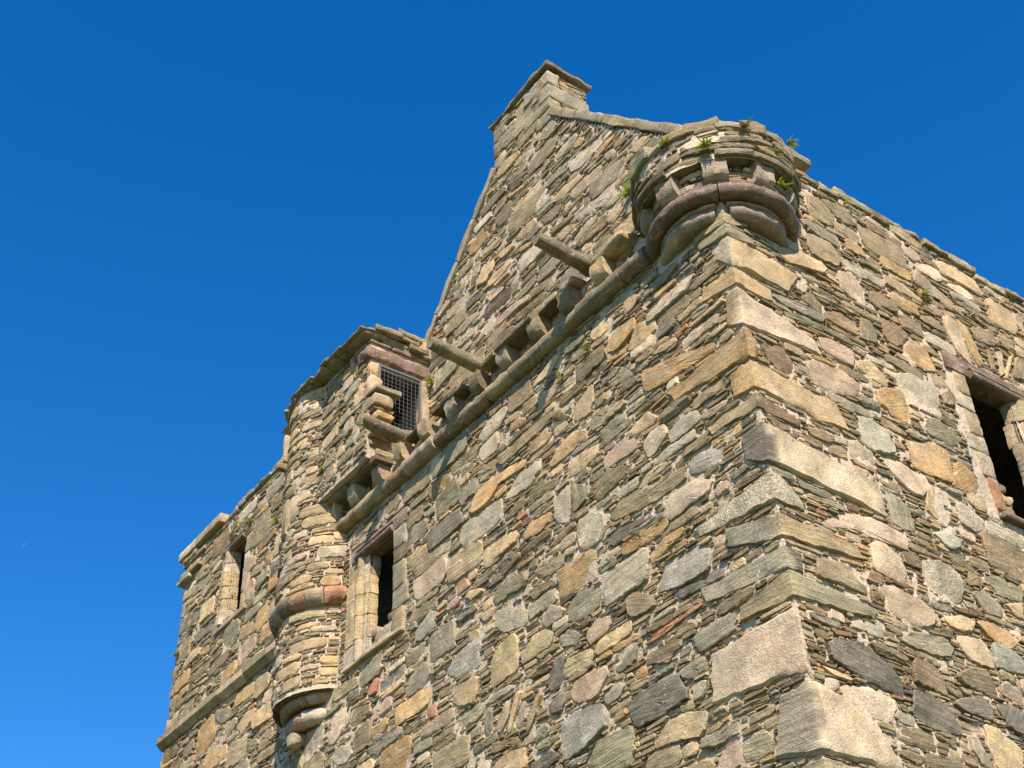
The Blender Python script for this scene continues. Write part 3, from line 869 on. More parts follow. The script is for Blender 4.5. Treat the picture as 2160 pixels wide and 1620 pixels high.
 ('L', 880, 300, 3.6): """
t 1620,1480 1660,1380 1800,1320 1810,1400 1700,1540 1600,1580
o 1430,1560 1480,1420 1640,1320 1660,1420 1530,1580 1440,1620
t 1300,1480 1340,1360 1480,1310 1470,1400 1340,1520
t 1550,1220 1600,1170 1660,1140 1650,1230 1570,1310
k 1700,1160 1830,1020 1960,900 1990,920 1900,1040 1720,1180
w 1720,1340 1850,1180 2040,1020 2110,980 2040,1130 1880,1270 1750,1380
t 1950,1340 2160,1150 2160,1230 2000,1370
r 1940,1450 2040,1370 2050,1400 1960,1480""",
 ('G', 880, 300, 3.6): """
o 600,250 650,150 770,60 790,80 700,190 610,280
o 1490,310 1600,200 1610,240 1500,350
l 1220,580 1280,490 1480,310 1480,380 1400,460 1230,600
t 1030,430 1100,340 1250,240 1240,290 1130,400 1050,460
t 1080,550 1170,460 1270,380 1260,410 1130,530
o 390,830 420,760 530,670 540,720 450,830 400,870
t 480,840 560,770 630,710 620,750 500,860
t 740,730 800,650 900,570 910,620 830,700 760,750
o 770,800 870,740 860,770 780,840
t 600,850 720,760 740,790 640,890
t 450,1070 490,940 580,880 590,940 520,1070 460,1090
t 540,1060 600,970 700,880 710,900 640,1010 550,1110
t 1050,720 1130,630 1200,620 1190,660 1080,750
l 1150,770 1310,580 1370,550 1350,600 1200,760
p 490,1400 600,1310 860,1150 850,1200 640,1370 500,1450
p 280,1440 430,1290 480,1290 380,1410 280,1500
t 1440,580 1520,490 1570,490 1490,620 1450,610
d 670,320 800,220 840,220 700,350
k 920,590 1000,520 1100,450 1070,550 960,640
k 1000,690 1100,590 1200,530 1180,570 1030,700
G 270,1210 330,1090 370,1070 330,1180
p 130,1310 230,1200 270,1210 160,1340
d 370,1220 480,1130 510,1150 380,1270
t 680,420 790,320 810,330 700,430
G 940,210 990,130 1010,150 960,230
p 540,1180 640,1090 670,1100 560,1220""",
 ('G', 1000, 80, 2.842): """
g 395,600 410,520 480,490 500,520 440,600 400,610
o 590,640 630,590 660,600 640,640 600,670
l 570,770 620,690 760,590 770,620 640,770 580,810
o 690,740 740,660 840,570 830,610 740,710
p 500,610 540,570 570,590 520,630
t 345,590 390,530 395,600 360,610
t 920,680 1000,590 1040,580 980,690
g 770,700 830,650 850,690 790,740
l 690,1000 730,1040 620,1080 630,1100 600,1080""",
 ('L', 320, 1170, 3.6): """
o 320,1480 360,1320 470,1190 480,1380 400,1500 330,1560
o 390,1560 440,1460 560,1430 570,1520 420,1660
G 480,1230 500,1170 590,1160 600,1220 520,1300
p 540,1340 560,1270 640,1230 650,1270 570,1390
s 770,1090 790,950 880,880 890,990 800,1100
t 640,1310 700,1210 780,1150 770,1230 680,1370
k 710,1500 720,1400 800,1390 810,1430 740,1510
g 1140,1500 1180,1350 1280,1300 1290,1420 1160,1560
w 1330,1400 1380,1200 1470,1150 1480,1240 1400,1420 1340,1450
l 1360,1530 1400,1460 1500,1440 1520,1500 1470,1590 1390,1600
g 1920,1030 1960,920 2070,800 2120,890 2060,1010 1930,1090
p 1720,1180 1760,1090 1810,1070 1820,1150 1730,1230
r 1630,1010 1700,920 1720,940 1700,1050 1640,1080
k 1500,1290 1540,1170 1660,1130 1670,1200 1530,1310
r 2070,1170 2160,1110 2160,1230 2090,1240
B 1990,660 2000,570 2110,420 2150,420 2140,550 2030,660
G 1980,1540 1990,1450 2120,1370 2120,1460
g 1620,1500 1700,1380 1900,1290 1910,1350 1700,1530
o 650,650 680,540 770,500 780,560 690,640
o 770,580 800,450 880,340 880,480 800,580
d 210,600 260,480 370,390 330,500 230,620
d 310,690 330,590 460,510 460,570 340,660
t 220,850 300,730 370,690 360,760 240,870
G 440,690 450,560 600,450 600,500 490,660
o 360,770 380,720 430,680 420,750
k 280,960 400,820 440,790 430,850 310,970
g 270,330 300,250 440,140 440,190 330,300
k 120,1230 200,1120 340,1000 340,1040 180,1180
s 340,1060 380,990 410,1000 390,1050""",
 ('L', 320, 1050, 3.6): """
k 330,610 380,530 440,500 430,560 350,640
p 360,720 400,680 460,610 440,680 390,760
p 690,560 700,450 790,430 780,520 700,600
G 770,680 800,600 890,530 880,610 790,700
p 680,800 700,660 780,600 770,750
o 850,510 870,440 910,430 900,500
s 340,590 390,520 430,500 420,540""",
}
# quoins: colour left, colour right, then pixels of the left end (top, bottom), the arris (top, bottom) and the right end (top, bottom)
QUOINS = [
 ('q', 'g', (1455, 506), (1462, 518), (1521, 446), (1529, 466), (1575, 470), (1577, 481)),
 ('G', 'g', (1470, 518), (1478, 530), (1529, 470), (1533, 491), (1590, 506), (1594, 520)),
 ('l', 't', (1512, 515), (1512, 548), (1530, 499), (1538, 560), (1685, 577), (1665, 617)),
 ('o', 'o', (1480, 612), (1478, 640), (1539, 566), (1540, 607), (1625, 612), (1632, 640)),
 ('o', 'w', (1528, 622), (1533, 686), (1540, 613), (1552, 697), (1715, 715), (1735, 748)),
 ('o', 'b', (1405, 832), (1420, 846), (1556, 702), (1564, 764), (1596, 718), (1600, 757)),
 ('o', 't', (1535, 795), (1545, 842), (1564, 769), (1575, 829), (1765, 850), (1793, 912)),
 ('s', 'b', (1490, 905), (1500, 915), (1578, 837), (1585, 868), (1690, 890), (1690, 905)),
 ('d', 'w', (1562, 922), (1572, 972), (1597, 893), (1606, 982), (1855, 1020), (1874, 1095)),
 ('W', 'W', (1462, 1118), (1470, 1135), (1617, 1000), (1625, 1060), (1690, 1050), (1700, 1078)),
 ('g', 'q', (1532, 1115), (1535, 1157), (1630, 1089), (1645, 1134), (1800, 1145), (1822, 1182)),
 ('g', 'd', (1475, 1245), (1490, 1272), (1648, 1150), (1655, 1200), (1690, 1172), (1698, 1210)),
 ('k', 'G', (1560, 1284), (1562, 1312), (1646, 1210), (1656, 1268), (1850, 1285), (1850, 1307)),
 ('w', 'g', (1497, 1380), (1503, 1487), (1660, 1284), (1677, 1422), (1690, 1300), (1723, 1446)),
 ('g', 'w', (1650, 1465), (1632, 1605), (1682, 1442), (1705, 1600), (1830, 1500), (1917, 1630)),
]

# ---------------------------------------------------------------- fields of rubble
def allowL(s, t):
    ok = (t < 10.37) | ((s > 8.45) & (t < 12.58)) | ((s < 7.15) & (s > 1.2) & (t > 10.58) & (t < 10.80))
    ok &= ~((s > 7.02) & (s < 8.48) & (t > 8.25))            # stair turret
    ok &= ~((s > 7.12) & (s < 8.38) & (t > 8.10))
    ok &= ~((s < .92) & (t > 10.16))                          # roundel
    ok &= ~((s < 1.22) & (t > 10.38))
    ok &= ~((s > 8.4) & (t > 9.36) & (t < 9.62))              # string course of the wing
    ok &= ~((s > 5.50) & (s < 6.88) & (t > 8.34) & (t < 10.0))
    ok &= ~((s > 9.92) & (s < 10.90) & (t > 10.66) & (t < 12.08))
    ok &= s > .008
    return ok
fL = Field(S_L, gable_wall, 0.0, 12.30, 3.2, 12.6, allowL)
for k in range(11): fL.block_rect(1.45 + .555 * k, 1.45 + .555 * k + .27, 10.5, 10.9)
def allowR(s, t):
    ok = (t < r_top(s)) & (s > .008)
    ok &= ~((s < 1.04) & (t > 10.18) & (t < 10.62)) & ~((s < 1.14) & (t > 10.55))
    ok &= ~((s > 2.90) & (s < 4.32) & (t > 7.94) & (t < 9.92))
    return ok
fR = Field(S_R, side_wall, 0.0, 7.4, 3.2, 11.6, allowR)
def allowG(s, t):
    x = -s
    a = (np.abs(x - GCX) < (15.68 - t) / 1.126 - .01) & (t < 15.17)
    a |= (x > CHXL + .02) & (x < CHX - .02) & (t > 14.4) & (t < 15.88)
    return a & (t > 10.95) & (x < -.9) & ~((x < CX) & (t < 12.8))
fG = Field(S_G, gable, 0.3, 7.6, 10.9, 15.89, allowG)
def allowT(s, t):
    th = s / .84
    y = .40 - turret_r(t) * np.cos(th)
    return (y < .02) & ~((t > 9.36) & (t < 9.63)) & (t > 8.36) & (t < 12.74) & ~((s > .56) & (t > 10.9)) & ~((s > -.06) & (s < .10) & (t > 10.72) & (t < 11.2))
fT = Field(S_T, stair_turret, -1.1, 1.1, 8.35, 12.76, allowT)
fC = Field(S_CF, cap_house, -CX + .01, 7.30, 10.95, 12.77)
fD = Field(S_D, roundel, -1.0, 2.4, 10.88, 11.22)
fDI = Field(S_DI, roundel, -1.0, 2.2, 10.58, 10.80)
fCH = Field(S_CHS, chimney, GY + .02, 1.24, 14.8, 15.85)

FIELDS = {'L': (S_L, fL, gable_wall), 'R': (S_R, fR, side_wall), 'G': (S_G, fG, gable)}
def to_st(face, px, py):
    if face == 'L': p = on_y(px, py, -.035); return (-p[0], p[2])
    if face == 'G': p = on_y(px, py, GY - .03); return (-p[0], p[2])
    p = on_x(px, py, .035); return (p[1], p[2])
# quoins first ------------------------------------------------------------
def corner_z(px, py): return on_y(px, py, -.03)[2]
def wrap(s, t, h):
    s = np.asarray(s, float)
    x = np.where(s < 0, s, 0.0); y = np.where(s > 0, s, 0.0)
    k = np.where(np.abs(s) < 1e-6, .86, 1.0)
    x = x + np.where(s >= -1e-6, h * k, 0); y = y - np.where(s <= 1e-6, h * k, 0)
    return np.stack([x, y, t], -1)
def quoin(cl, cr, lt, lb, ct, cb, rt, rb):
    proud = rng.uniform(.032, .048); off = rng.uniform(-50, 50, 3)
    lL, lR = max(lt[0], lb[0]), max(rt[0], rb[0])
    nL, nR = int(np.clip(lL / .075, 2, 12)), int(np.clip(lR / .075, 2, 12)); nv = int(np.clip((ct - cb) / .07, 3, 8))
    cols = list(-lL * np.linspace(1, 0, nL + 1)) + list(lR * np.linspace(0, 1, nR + 1)[1:])
    rc = .022; cols = sorted(cols + [-rc, rc, -lL + .016, lR - .016])
    rows = np.r_[0, .05, np.linspace(0, 1, nv + 1)[1:-1], .95, 1]
    cols = np.array([cols[0]] + cols + [cols[-1]]); rows = np.r_[0, rows, 1]
    S, R2 = np.meshgrid(cols, rows); nr, nc = S.shape
    f = np.where(S < 0, np.clip(-S / lL, 0, 1), np.clip(S / lR, 0, 1))
    top = np.where(S < 0, ct + (lt[1] - ct) * f, ct + (rt[1] - ct) * f)
    bot = np.where(S < 0, cb + (lb[1] - cb) * f, cb + (rb[1] - cb) * f)
    # end lines: taper the ends between their own top and bottom reach
    Lend = lt[0] * R2 + lb[0] * (1 - R2); Rend = rt[0] * R2 + rb[0] * (1 - R2)
    S2 = np.where(S < 0, S * (Lend / lL), S * (Rend / lR))
    q = np.stack([S2, R2 * .3, S2 * 0], -1).reshape(-1, 3) + off
    edge = wob(q, 11, 1, 10).reshape(nr, nc)
    T = bot + (top - bot) * R2 + edge * .02 * (np.abs(R2 - .5) * 2) ** 3
    S2 = S2 + np.where(f > .5, 1, 0) * np.sign(S2) * wob(q + 9, 16, 1, 10).reshape(nr, nc) * .02 * f ** 4
    H = proud + wob(np.stack([S2, T, T * 0], -1).reshape(-1, 3) + off, 4.0, 1, 11).reshape(nr, nc) * .016 + wob(np.stack([S2, T, T * 0], -1).reshape(-1, 3) - off, 16.0, 1, 8).reshape(nr, nc) * .005
    H = np.maximum(H, .012)
    ring2 = np.zeros((nr, nc), bool); ring2[1] = ring2[-2] = True; ring2[:, 1] = ring2[:, -2] = True
    H = np.where(ring2, H * .55, H)
    back = np.zeros((nr, nc), bool); back[0] = back[-1] = True; back[:, 0] = back[:, -1] = True
    H = np.where(back, -.035, H)
    # keep the hidden ring from crossing the arris
    V = wrap(S2.ravel(), T.ravel(), H.ravel())
    F = []
    for j in range(nr - 1):
        for i in range(nc - 1):
            a = j * nc + i; F.append([a, a + 1, a + nc + 1, a + nc])
    c1, c2 = colour(cl, .08), colour(cr, .08)
    mixw = np.clip((S2.ravel() + .09 * edge.ravel() + rng.normal(size=S2.size) * .012) / .02 + .5, 0, 1)[:, None]
    col = c1 * (1 - mixw) + c2 * mixw
    kd = KIND[cl] * (1 - mixw[:, 0]) + KIND[cr] * mixw[:, 0]
    tc = np.stack([S2.ravel(), H.ravel(), T.ravel()], 1) + off
    stone_obj('quoin', V, F, col, gable_wall, kind=kd, tc=tc, ang=30)
    pl = np.array([(0, ct), (0, cb), (lb[0], lb[1]), (lt[0], lt[1])]); pr = np.array([(0, ct), (0, cb), (rb[0], rb[1]), (rt[0], rt[1])])
    fL.block_poly(pl, .012); fR.block_poly(pr, .012)
zlast = 99
for cl, cr, a, b_, c, d, e, f_ in QUOINS:
    L = [to_st('L', *p) for p in (a, b_)]; R = [to_st('R', *p) for p in (e, f_)]
    zt, zb = corner_z(*c), corner_z(*d); zlast = zb
    quoin(cl, cr, L[0], L[1], zt, zb, R[0], R[1])
z = zlast - .03; k = 0
while z > 3.3:
    h = rng.uniform(.28, .5); a, b_ = rng.uniform(.7, 1.0), rng.uniform(.3, .45)
    if k % 2 == 0: a, b_ = b_, a
    quoin(random.choice('wgtqo'), random.choice('wgtq'), (a, z), (a * .95, z - h), z, z - h, (b_, z), (b_ * .95, z - h)); z -= h + .03; k += 1
# stones one can tell apart -------------------------------------------------
for (face, x0, y0, sc), txt in STONES.items():
    surf, fld, part = FIELDS[face]
    for line in txt.strip().splitlines():
        w = line.split(); P = np.array([to_st(face, x0 + float(a) / sc, y0 + float(b_) / sc) for a, b_ in (q.split(',') for q in w[1:])])
        P = P.mean(0) + (P - P.mean(0)) * .985
        lay(surf, part, P, w[0], rng.uniform(.024, .042), 'stone', jit=.09)
        fld.block_poly(P, .004)
# then the rubble and the slate pinnings between them -------------------------
fill_rubble(fL, 1.0); fill_rubble(fR, 1.0); fill_rubble(fG, 1.0, P_UP, P_UP)
P_T = dict(k=20, q=20, t=18, p=9, g=8, o=7, s=12, l=5)
fT.throw((.3, .5), (.10, .16), 40, P_T, (.018, .04), .6, (1.2, 1.2)); fT.throw((.18, .34), (.07, .11), 120, P_T, (.018, .04), .5, (1.2, 1.2))
fill_rubble(fT, 1.2, P_T, P_SML, medium=False)
fC.throw((.22, .40), (.11, .19), 60, P_MED, (.018, .04), .6, (1.2, 1.2)); fill_rubble(fC, 1.2, P_MED, P_SML, medium=False)
# chimney: dressed corner stones, then rubble
for z0, z1, fl, sl, c in ((15.61, 15.85, .52, .16, 'g'), (15.33, 15.59, .20, .66, 'g'), (15.11, 15.30, .56, .14, 'G'), (14.87, 15.09, .30, .22, 'G')):
    V, F = block((CHX - fl / 2 + .022, GY - .02 + sl / 2 - .002, (z0 + z1) / 2), (fl / 2 + .022, sl / 2 + .02, (z1 - z0) / 2), rnd=.025, rough=.008)
    stone_obj('quoin', V, F, c, chimney)
    fG.block_rect(-CHX, -CHX + fl + .02, z0 - .01, z1 + .01); fCH.block_rect(GY, GY + sl + .02, z0 - .01, z1 + .01)
for z0, z1, fl, c in ((15.57, 15.83, .3, 'G'), (15.25, 15.54, .45, 'k'), (14.99, 15.22, .25, 'g')):
    V, F = block((CHXL + fl / 2 - .012, GY + .10, (z0 + z1) / 2), (fl / 2 + .012, .13, (z1 - z0) / 2), rnd=.025, rough=.008)
    stone_obj('quoin', V, F, c, chimney)
fill_rubble(fCH, 1.2, P_UP, P_UP)
P_D = dict(k=24, x=34, g=6, G=10, R=8, t=3, q=5, n=14)
fD.throw((.35, .6), (.04, .07), 60, P_D, (.02, .06), .4); fD.throw((.18, .35), (.09, .15), 40, P_D, (.015, .05), .5)
fill_rubble(fD, 1.6, P_D, P_D, medium=False)
fill_rubble(fDI, 1.5, dict(t=20, p=16, k=16, o=10, q=12), P_SML, medium=False)

# ================================================================ mouldings and carved work
def roll_prof(r=.095, out=.05, n=11, back=-.06):
    a = np.radians(np.linspace(-105, 105, n))
    return [(back, -r)] + [(out + r * math.cos(x), r * math.sin(x)) for x in a] + [(back, r)]
# string course under the corbels, piece by piece from the roundel to the stair turret
x = -1.34; cols = ['x', 'k', 'k', 'q', 'k', 'b', 'R', 'b', 'q', 'b', 'q', 'k', 'q', 'k', 'q']; i = 0
while x > -7.05:
    ln = min(rng.uniform(.42, .72), x + 7.12); ln = max(ln, .2)
    V, F = extrude_profile(roll_prof(.096 + rng.normal() * .006, .052 + rng.normal() * .006), (x - ln + .006, 0, 10.475 + rng.normal() * .004), (1, 0, 0), ln - .012, 8, .014)
    stone_obj('string_course', V, fix_normals(V, F), cols[i % len(cols)], gable_wall, kind=.45, ang=60, jit=.1); i += 1; x -= ln
V, F = extrude_profile(roll_prof(.098, .055), (-1.335, 0, 10.475), (1, 0, 0), .36, 5, .006)
stone_obj('string_course', V, fix_normals(V, F), 'm', gable_wall, ang=60, label='dark red sandstone length of the roll moulding')
def tor_prof(rho, tube, z, fillet=True):
    a = np.radians(np.linspace(-120, 100, 13))
    p = [(rho - .25, z - tube)] + [(rho + tube * math.cos(x), z + tube * math.sin(x)) for x in a]
    if fillet: p += [(rho + .035, z + tube + .004), (rho + .035, z + tube + .035), (rho - .25, z + tube + .035)]
    else: p += [(rho - .25, z + tube)]
    return p
def ring(name, prof, ctr, spans, cols, parent, rough=.006, kind=None, label=None):
    for (a, b_), c in zip(spans, cols):
        V, F = arc_profile(prof, ctr, R_(a), R_(b_), max(4, int(abs(b_ - a) / 6)), rough)
        stone_obj(name, V, fix_normals(V, F), c, parent, kind=kind, ang=60, jit=.06, label=label)
ring('roll_moulding', tor_prof(.665, .080, 10.475), RC, ((-147, -46.5), (-45.6, 58)), 'mm', roundel, .012, label='dark red sandstone roll of the corner turret')
ring('roll_moulding', [(.3, 10.36), (.600, 10.36), (.612, 10.372), (.612, 10.392), (.3, 10.41)], RC, ((-147, -50), (-40, 58)), ('R', 'R'), roundel, .008)
ring('roll_moulding', tor_prof(.535, .080, 10.30), RC, ((-147, -52), (-38, 58)), ('R', 'R'), roundel, .013, label='pinkish grey lower roll of the corner turret')
V, F = arc_profile([(.1, 10.0), (.50, 10.16), (.53, 10.22), (.1, 10.3)], RC, R_(-140), R_(55), 24, .004)
# corbels of the parapet walk
corb_prof = [(-.08, .245), (-.08, 0.0), (.05, .0), (.11, .015), (.16, .05), (.188, .11), (.195, .17), (.195, .245)]
ccol = ['s', 'q', 'q', 'R', 'k', 'R', 'q', 's', 'R', 'l', 's']
for k in range(11):
    w = rng.uniform(.165, .205); xk = -(1.47 + .555 * k) - .24 + rng.normal() * .012
    if k in (5, 8): pr = [(a * .85, b_ * .95 + .01) for a, b_ in corb_prof]
    else: pr = corb_prof
    V, F = extrude_profile(pr, (xk, 0, 10.565 + rng.normal() * .006), (1, 0, 0), w, 5, .020)
    stone_obj('corbel', V, fix_normals(V, F), ccol[k], gable_wall, ang=40, jit=.1)
# corbels of the roundel
for rel, c, w in ((4, 'R', .235), (43, 'R', .22), (-36, 'R', .215), (-72, 'q', .20), (82, 'R', .2)):
    th = R_(-50 + rel); rad = np.array([math.cos(th), math.sin(th), 0]); tan = np.array([-math.sin(th), math.cos(th), 0])
    pr = [(.50, .24), (.50, 0), (.64, 0), (.71, .02), (.75, .06), (.77, .12), (.77, .24)]
    p0 = np.array([RC[0], RC[1], 10.57]) - tan * w / 2
    V, F = extrude_profile(pr, p0, tan, w, 5, .024, out=rad)
    stone_obj('corbel', V, fix_normals(V, F), c, roundel, ang=45, kind=.8)
# slab course on the roundel corbels
a = -152
while a < 88:
    d = rng.uniform(22, 40); b_ = min(a + d, 90); r1 = .80 + rng.uniform(-.015, .045); zb = 10.805 + rng.uniform(0, .012)
    V, F = arc_profile([(.45, zb), (r1 - .01, zb), (r1, zb + .02), (r1, zb + .055), (r1 - .015, zb + .075), (.45, zb + .075)], RC, R_(a + .5), R_(b_ - .5), 7, .01)
    stone_obj('parapet_slab', V, fix_normals(V, F), random.choice('xxkn'), roundel, ang=40); a = b_
# ragged rim of the roundel and its filled top
V, F = arc_profile([(.02, 11.0), (.80, 11.0), (.80, 11.20), (.02, 11.20)], RC, R_(-179), R_(179), 40, .01)
o = link('rubble_fill', mesh_from('rubble_fill', V, fix_normals(V, F)), roundel, M_MORTAR)
for th, ln, hh, c, o_ in ((-150, .26, .10, 'g', 0), (-128, .20, .06, 'k', 0), (-104, .30, .12, 'G', .03), (-88, .16, .05, 'g', 0), (-70, .22, .07, 'k', 0), (-50, .28, .10, 'k', .0), (-32, .2, .05, 'g', 0), (-14, .22, .09, 'k', 0), (4, .20, .05, 'G', 0), (22, .24, .09, 's', 0), (42, .22, .06, 'k', 0), (62, .24, .08, 'g', 0)):
    th = R_(th); rad = np.array([math.cos(th), math.sin(th), 0]); tan = np.array([-math.sin(th), math.cos(th), 0])
    ctr = np.array([RC[0], RC[1], 11.20 + hh / 2]) + rad * (.70 + o_)
    V, F = block(ctr, (ln / 2 + .03, .13, hh / 2 + .02), np.array([tan, rad, [0, 0, 1]]), .02, .014)
    stone_obj('rim_stone', V, F, c, roundel)
# slabs left of the parapet walk, some rounded, most thin
for xa, xb, th_, out, c in ((-1.16, -1.72, .13, .20, 's'), (-2.16, -2.68, .05, .20, 'n'), (-2.72, -3.42, .045, .23, 'n'), (-4.12, -4.76, .07, .17, 'n'), (-4.98, -5.40, .05, .16, 'n'), (-5.90, -6.30, .08, .25, 'n'), (-6.31, -6.62, .07, .23, 'n'), (-6.66, -7.16, .08, .24, 'x')):
    V, F = block(((xa + xb) / 2, -out / 2 + .15, 10.808 + th_ / 2), ((xa - xb) / 2, out / 2 + .15, th_ / 2), rnd=.015 if th_ < .1 else .055, rough=.012)
    stone_obj('parapet_slab', V, F, c, gable_wall)
for xa, xb, zz, c in ((-2.3, -2.6, 10.91, 'q'), (-2.75, -3.0, 10.90, 'g'), (-4.2, -4.5, 10.92, 'k'), (-2.0, -2.15, 10.92, 'p'), (-3.45, -3.75, 10.88, 'k')):
    V, F = block(((xa + xb) / 2, .12, zz - .02), (abs(xa - xb) / 2, .3, .035), rnd=.015, rough=.012)
    stone_obj('parapet_slab', V, F, c, gable_wall)
# water spouts
def spout(x, z, tip_y, bend, c, yaw=0.0):
    cs = np.array([(-.105, .075), (-.06, .085), (-.045, .03), (.045, .03), (.06, .085), (.105, .075), (.11, -.02), (.075, -.085), (0, -.105), (-.075, -.085), (-.11, -.02)])
    V = []; n = len(cs); K = 9
    for k in range(K + 1):
        f_ = k / K; y = .25 + (tip_y - .25) * f_; sc = 1.0 - .38 * f_ + .05 * math.sin(f_ * 9)
        zz = z + bend * (f_ ** 2) - .02 * math.sin(f_ * math.pi)
        V.append(np.stack([x + yaw * f_ + cs[:, 0] * sc, np.full(n, y), zz + cs[:, 1] * sc], 1))
    V = np.concatenate(V); V += (wob(V + rng.uniform(-9, 9, 3), 9, 1, 10) * .016)[:, None] * rng.normal(size=3); V += rng.normal(size=V.shape) * .005
    F = []
    for k in range(K):
        for j in range(n): F.append([k * n + j, k * n + (j + 1) % n, (k + 1) * n + (j + 1) % n, (k + 1) * n + j])
    F += [list(range(n))[::-1], list(range(K * n, K * n + n))]
    return stone_obj('water_spout', V, fix_normals(V, F), c, gable_wall, ang=60, kind=.6)
spout(-1.87, 11.02, -.74, .03, 'x'); spout(-3.91, 11.03, -.74, .04, 'x'); spout(-5.50, 10.97, -.66, .07, 'x', -.05)

# ---------------------------------------------------------------- stair turret mouldings
sp = []; a = -157; cs = []
for d, c in ((24, 'R'), (22, 'm'), (19, 'R'), (17, 'm'), (15, 'r'), (16, 'R'), (21, 'r')):
    sp.append((a + .4, a + d - .4)); cs.append(c); a += d
ring('string_course', [(.7, 9.60), (.905, 9.60), (.93, 9.57), (.93, 9.51), (.86, 9.40), (.7, 9.40)], TC, sp, cs, stair_turret, .010, .6)
V, F = arc_profile([(.3, 8.40), (.78, 8.40), (.66, 8.30), (.3, 8.30)], TC, R_(-152), R_(-28), 20, .012)
stone_obj('corbel_course', V, fix_normals(V, F), 'x', stair_turret, kind=.2)
ring('corbel_course', tor_prof(.625, .078, 8.275, False), TC, ((-150, -94), (-93.2, -62), (-61.2, -28)), ('b', 'b', 'p'), stair_turret, .014, .5)
ring('corbel_course', tor_prof(.52, .105, 8.08, False), TC, ((-148, -72), (-71, -32)), ((.40, .235, .17), 'l'), stair_turret, .022, .6, label='pink and grey rounded foot of the stair turret')
V1, F1 = block((-7.80, -.10, 7.90), (.095, .12, .075), rnd=.07, rough=.012); V2, F2 = block((-7.78, -.15, 7.84), (.06, .08, .06), rnd=.05, rough=.012)
stone_obj('carved_knob', np.vstack([V1, V2]), F1 + [[i + len(V1) for i in f] for f in F2], 'g', stair_turret, label='small weathered carved grey knob below the turret foot')
# slit window on the turret: tall pale jamb, dark gap, lintel
def turret_block(name, thd, z0, z1, wdeg, r0, r1, c, rnd=.02):
    V, F = arc_profile([(r0, z0), (r1 - rnd, z0), (r1, z0 + rnd), (r1, z1 - rnd), (r1 - rnd, z1), (r0, z1)], TC, R_(thd - wdeg / 2), R_(thd + wdeg / 2), 5, .008)
    return stone_obj(name, V, fix_normals(V, F), c, stair_turret, ang=50)
turret_block('slit_jamb', -96.5, 10.62, 11.16, 9, .70, .90, 's'); turret_block('slit_lintel', -92, 11.17, 11.36, 17, .70, .885, 'q')
turret_block('slit_jamb', -83, 10.74, 11.15, 9.5, .70, .875, 'l')
ring('slit_recess', [(.72, 10.74), (.742, 10.74), (.742, 11.17), (.72, 11.17)], TC, ((-93, -87),), ('d',), stair_turret)
# string course of the wing
x = -8.42
while x > -12.35:
    ln = rng.uniform(.42, .8); ln = min(ln, x + 12.42)
    if ln < .08: break
    V, F = extrude_profile([(-.06, .20), (.07, .20), (.115, .17), (.115, .08), (.03, 0), (-.06, 0)], (x - ln + .006, 0, 9.385 + rng.normal() * .004), (1, 0, 0), ln - .012, 4, .012)
    stone_obj('string_course', V, fix_normals(V, F), random.choice('qkxkp'), gable_wall, ang=35); x -= ln

# ---------------------------------------------------------------- windows
def moulded_jamb(win, sA, sB, z0, z1, surf_kind, cols, n):
    """stack of jamb stones with a vertical roll, from the outer edge sA to the opening edge sB"""
    W = abs(sA - sB); zz = np.linspace(z0, z1, n + 1) + np.r_[0, rng.normal(size=n - 1) * .02, 0]
    a = np.radians(np.linspace(165, -15, 9)); roll = [(.0 + .072 * math.sin(t), W * .66 - .072 * math.cos(math.pi - t)) for t in np.radians(np.linspace(0, 180, 9))]
    roll = [(.012 + .07 * math.sin(t), W * .64 - .07 * math.cos(t)) for t in np.radians(np.linspace(0, 180, 9))]
    prof = [(-.13, 0), (.03, 0), (.035, W * .40)] + roll + [(.02, W * .84), (.0, W * .93), (-.04, W), (-.13, W)]
    for k in range(n):
        if surf_kind == 'L': p0 = (-sA, 0, zz[k] + .004); al = (1, 0, 0) if sA > sB else (-1, 0, 0); out = (0, -1, 0)
        else: p0 = (0, sA, zz[k] + .004); al = (0, -1, 0) if sA > sB else (0, 1, 0); out = (1, 0, 0)
        j = rng.normal() * .008
        V, F = extrude_profile([(a_ + j, b_) for a_, b_ in prof], p0, (0, 0, 1), zz[k + 1] - zz[k] - .008, 5, .010, up=al, out=out)
        stone_obj('jamb_stone', V, fix_normals(V, F), cols[k % len(cols)], win, ang=48, kind=.35)
def flat_jamb(win, sA, sB, z0, z1, surf_kind, cols, n, long_=.12):
    zz = np.linspace(z0, z1, n + 1) + np.r_[0, rng.normal(size=n - 1) * .03, 0]
    for k in range(n):
        a = sA + (long_ if k % 2 else 0) * (1 if sA > sB else -1); w = abs(a - sB); c = (a + sB) / 2
        if surf_kind == 'L': ctr = (-c, .09, (zz[k] + zz[k + 1]) / 2); dm = (w / 2, .12, (zz[k + 1] - zz[k]) / 2 - .006)
        else: ctr = (-.09, c, (zz[k] + zz[k + 1]) / 2); dm = (.12, w / 2, (zz[k + 1] - zz[k]) / 2 - .006)
        V, F = block(ctr, dm, rnd=.014, rough=.006); stone_obj('jamb_stone', V, F, cols[k % len(cols)], win)
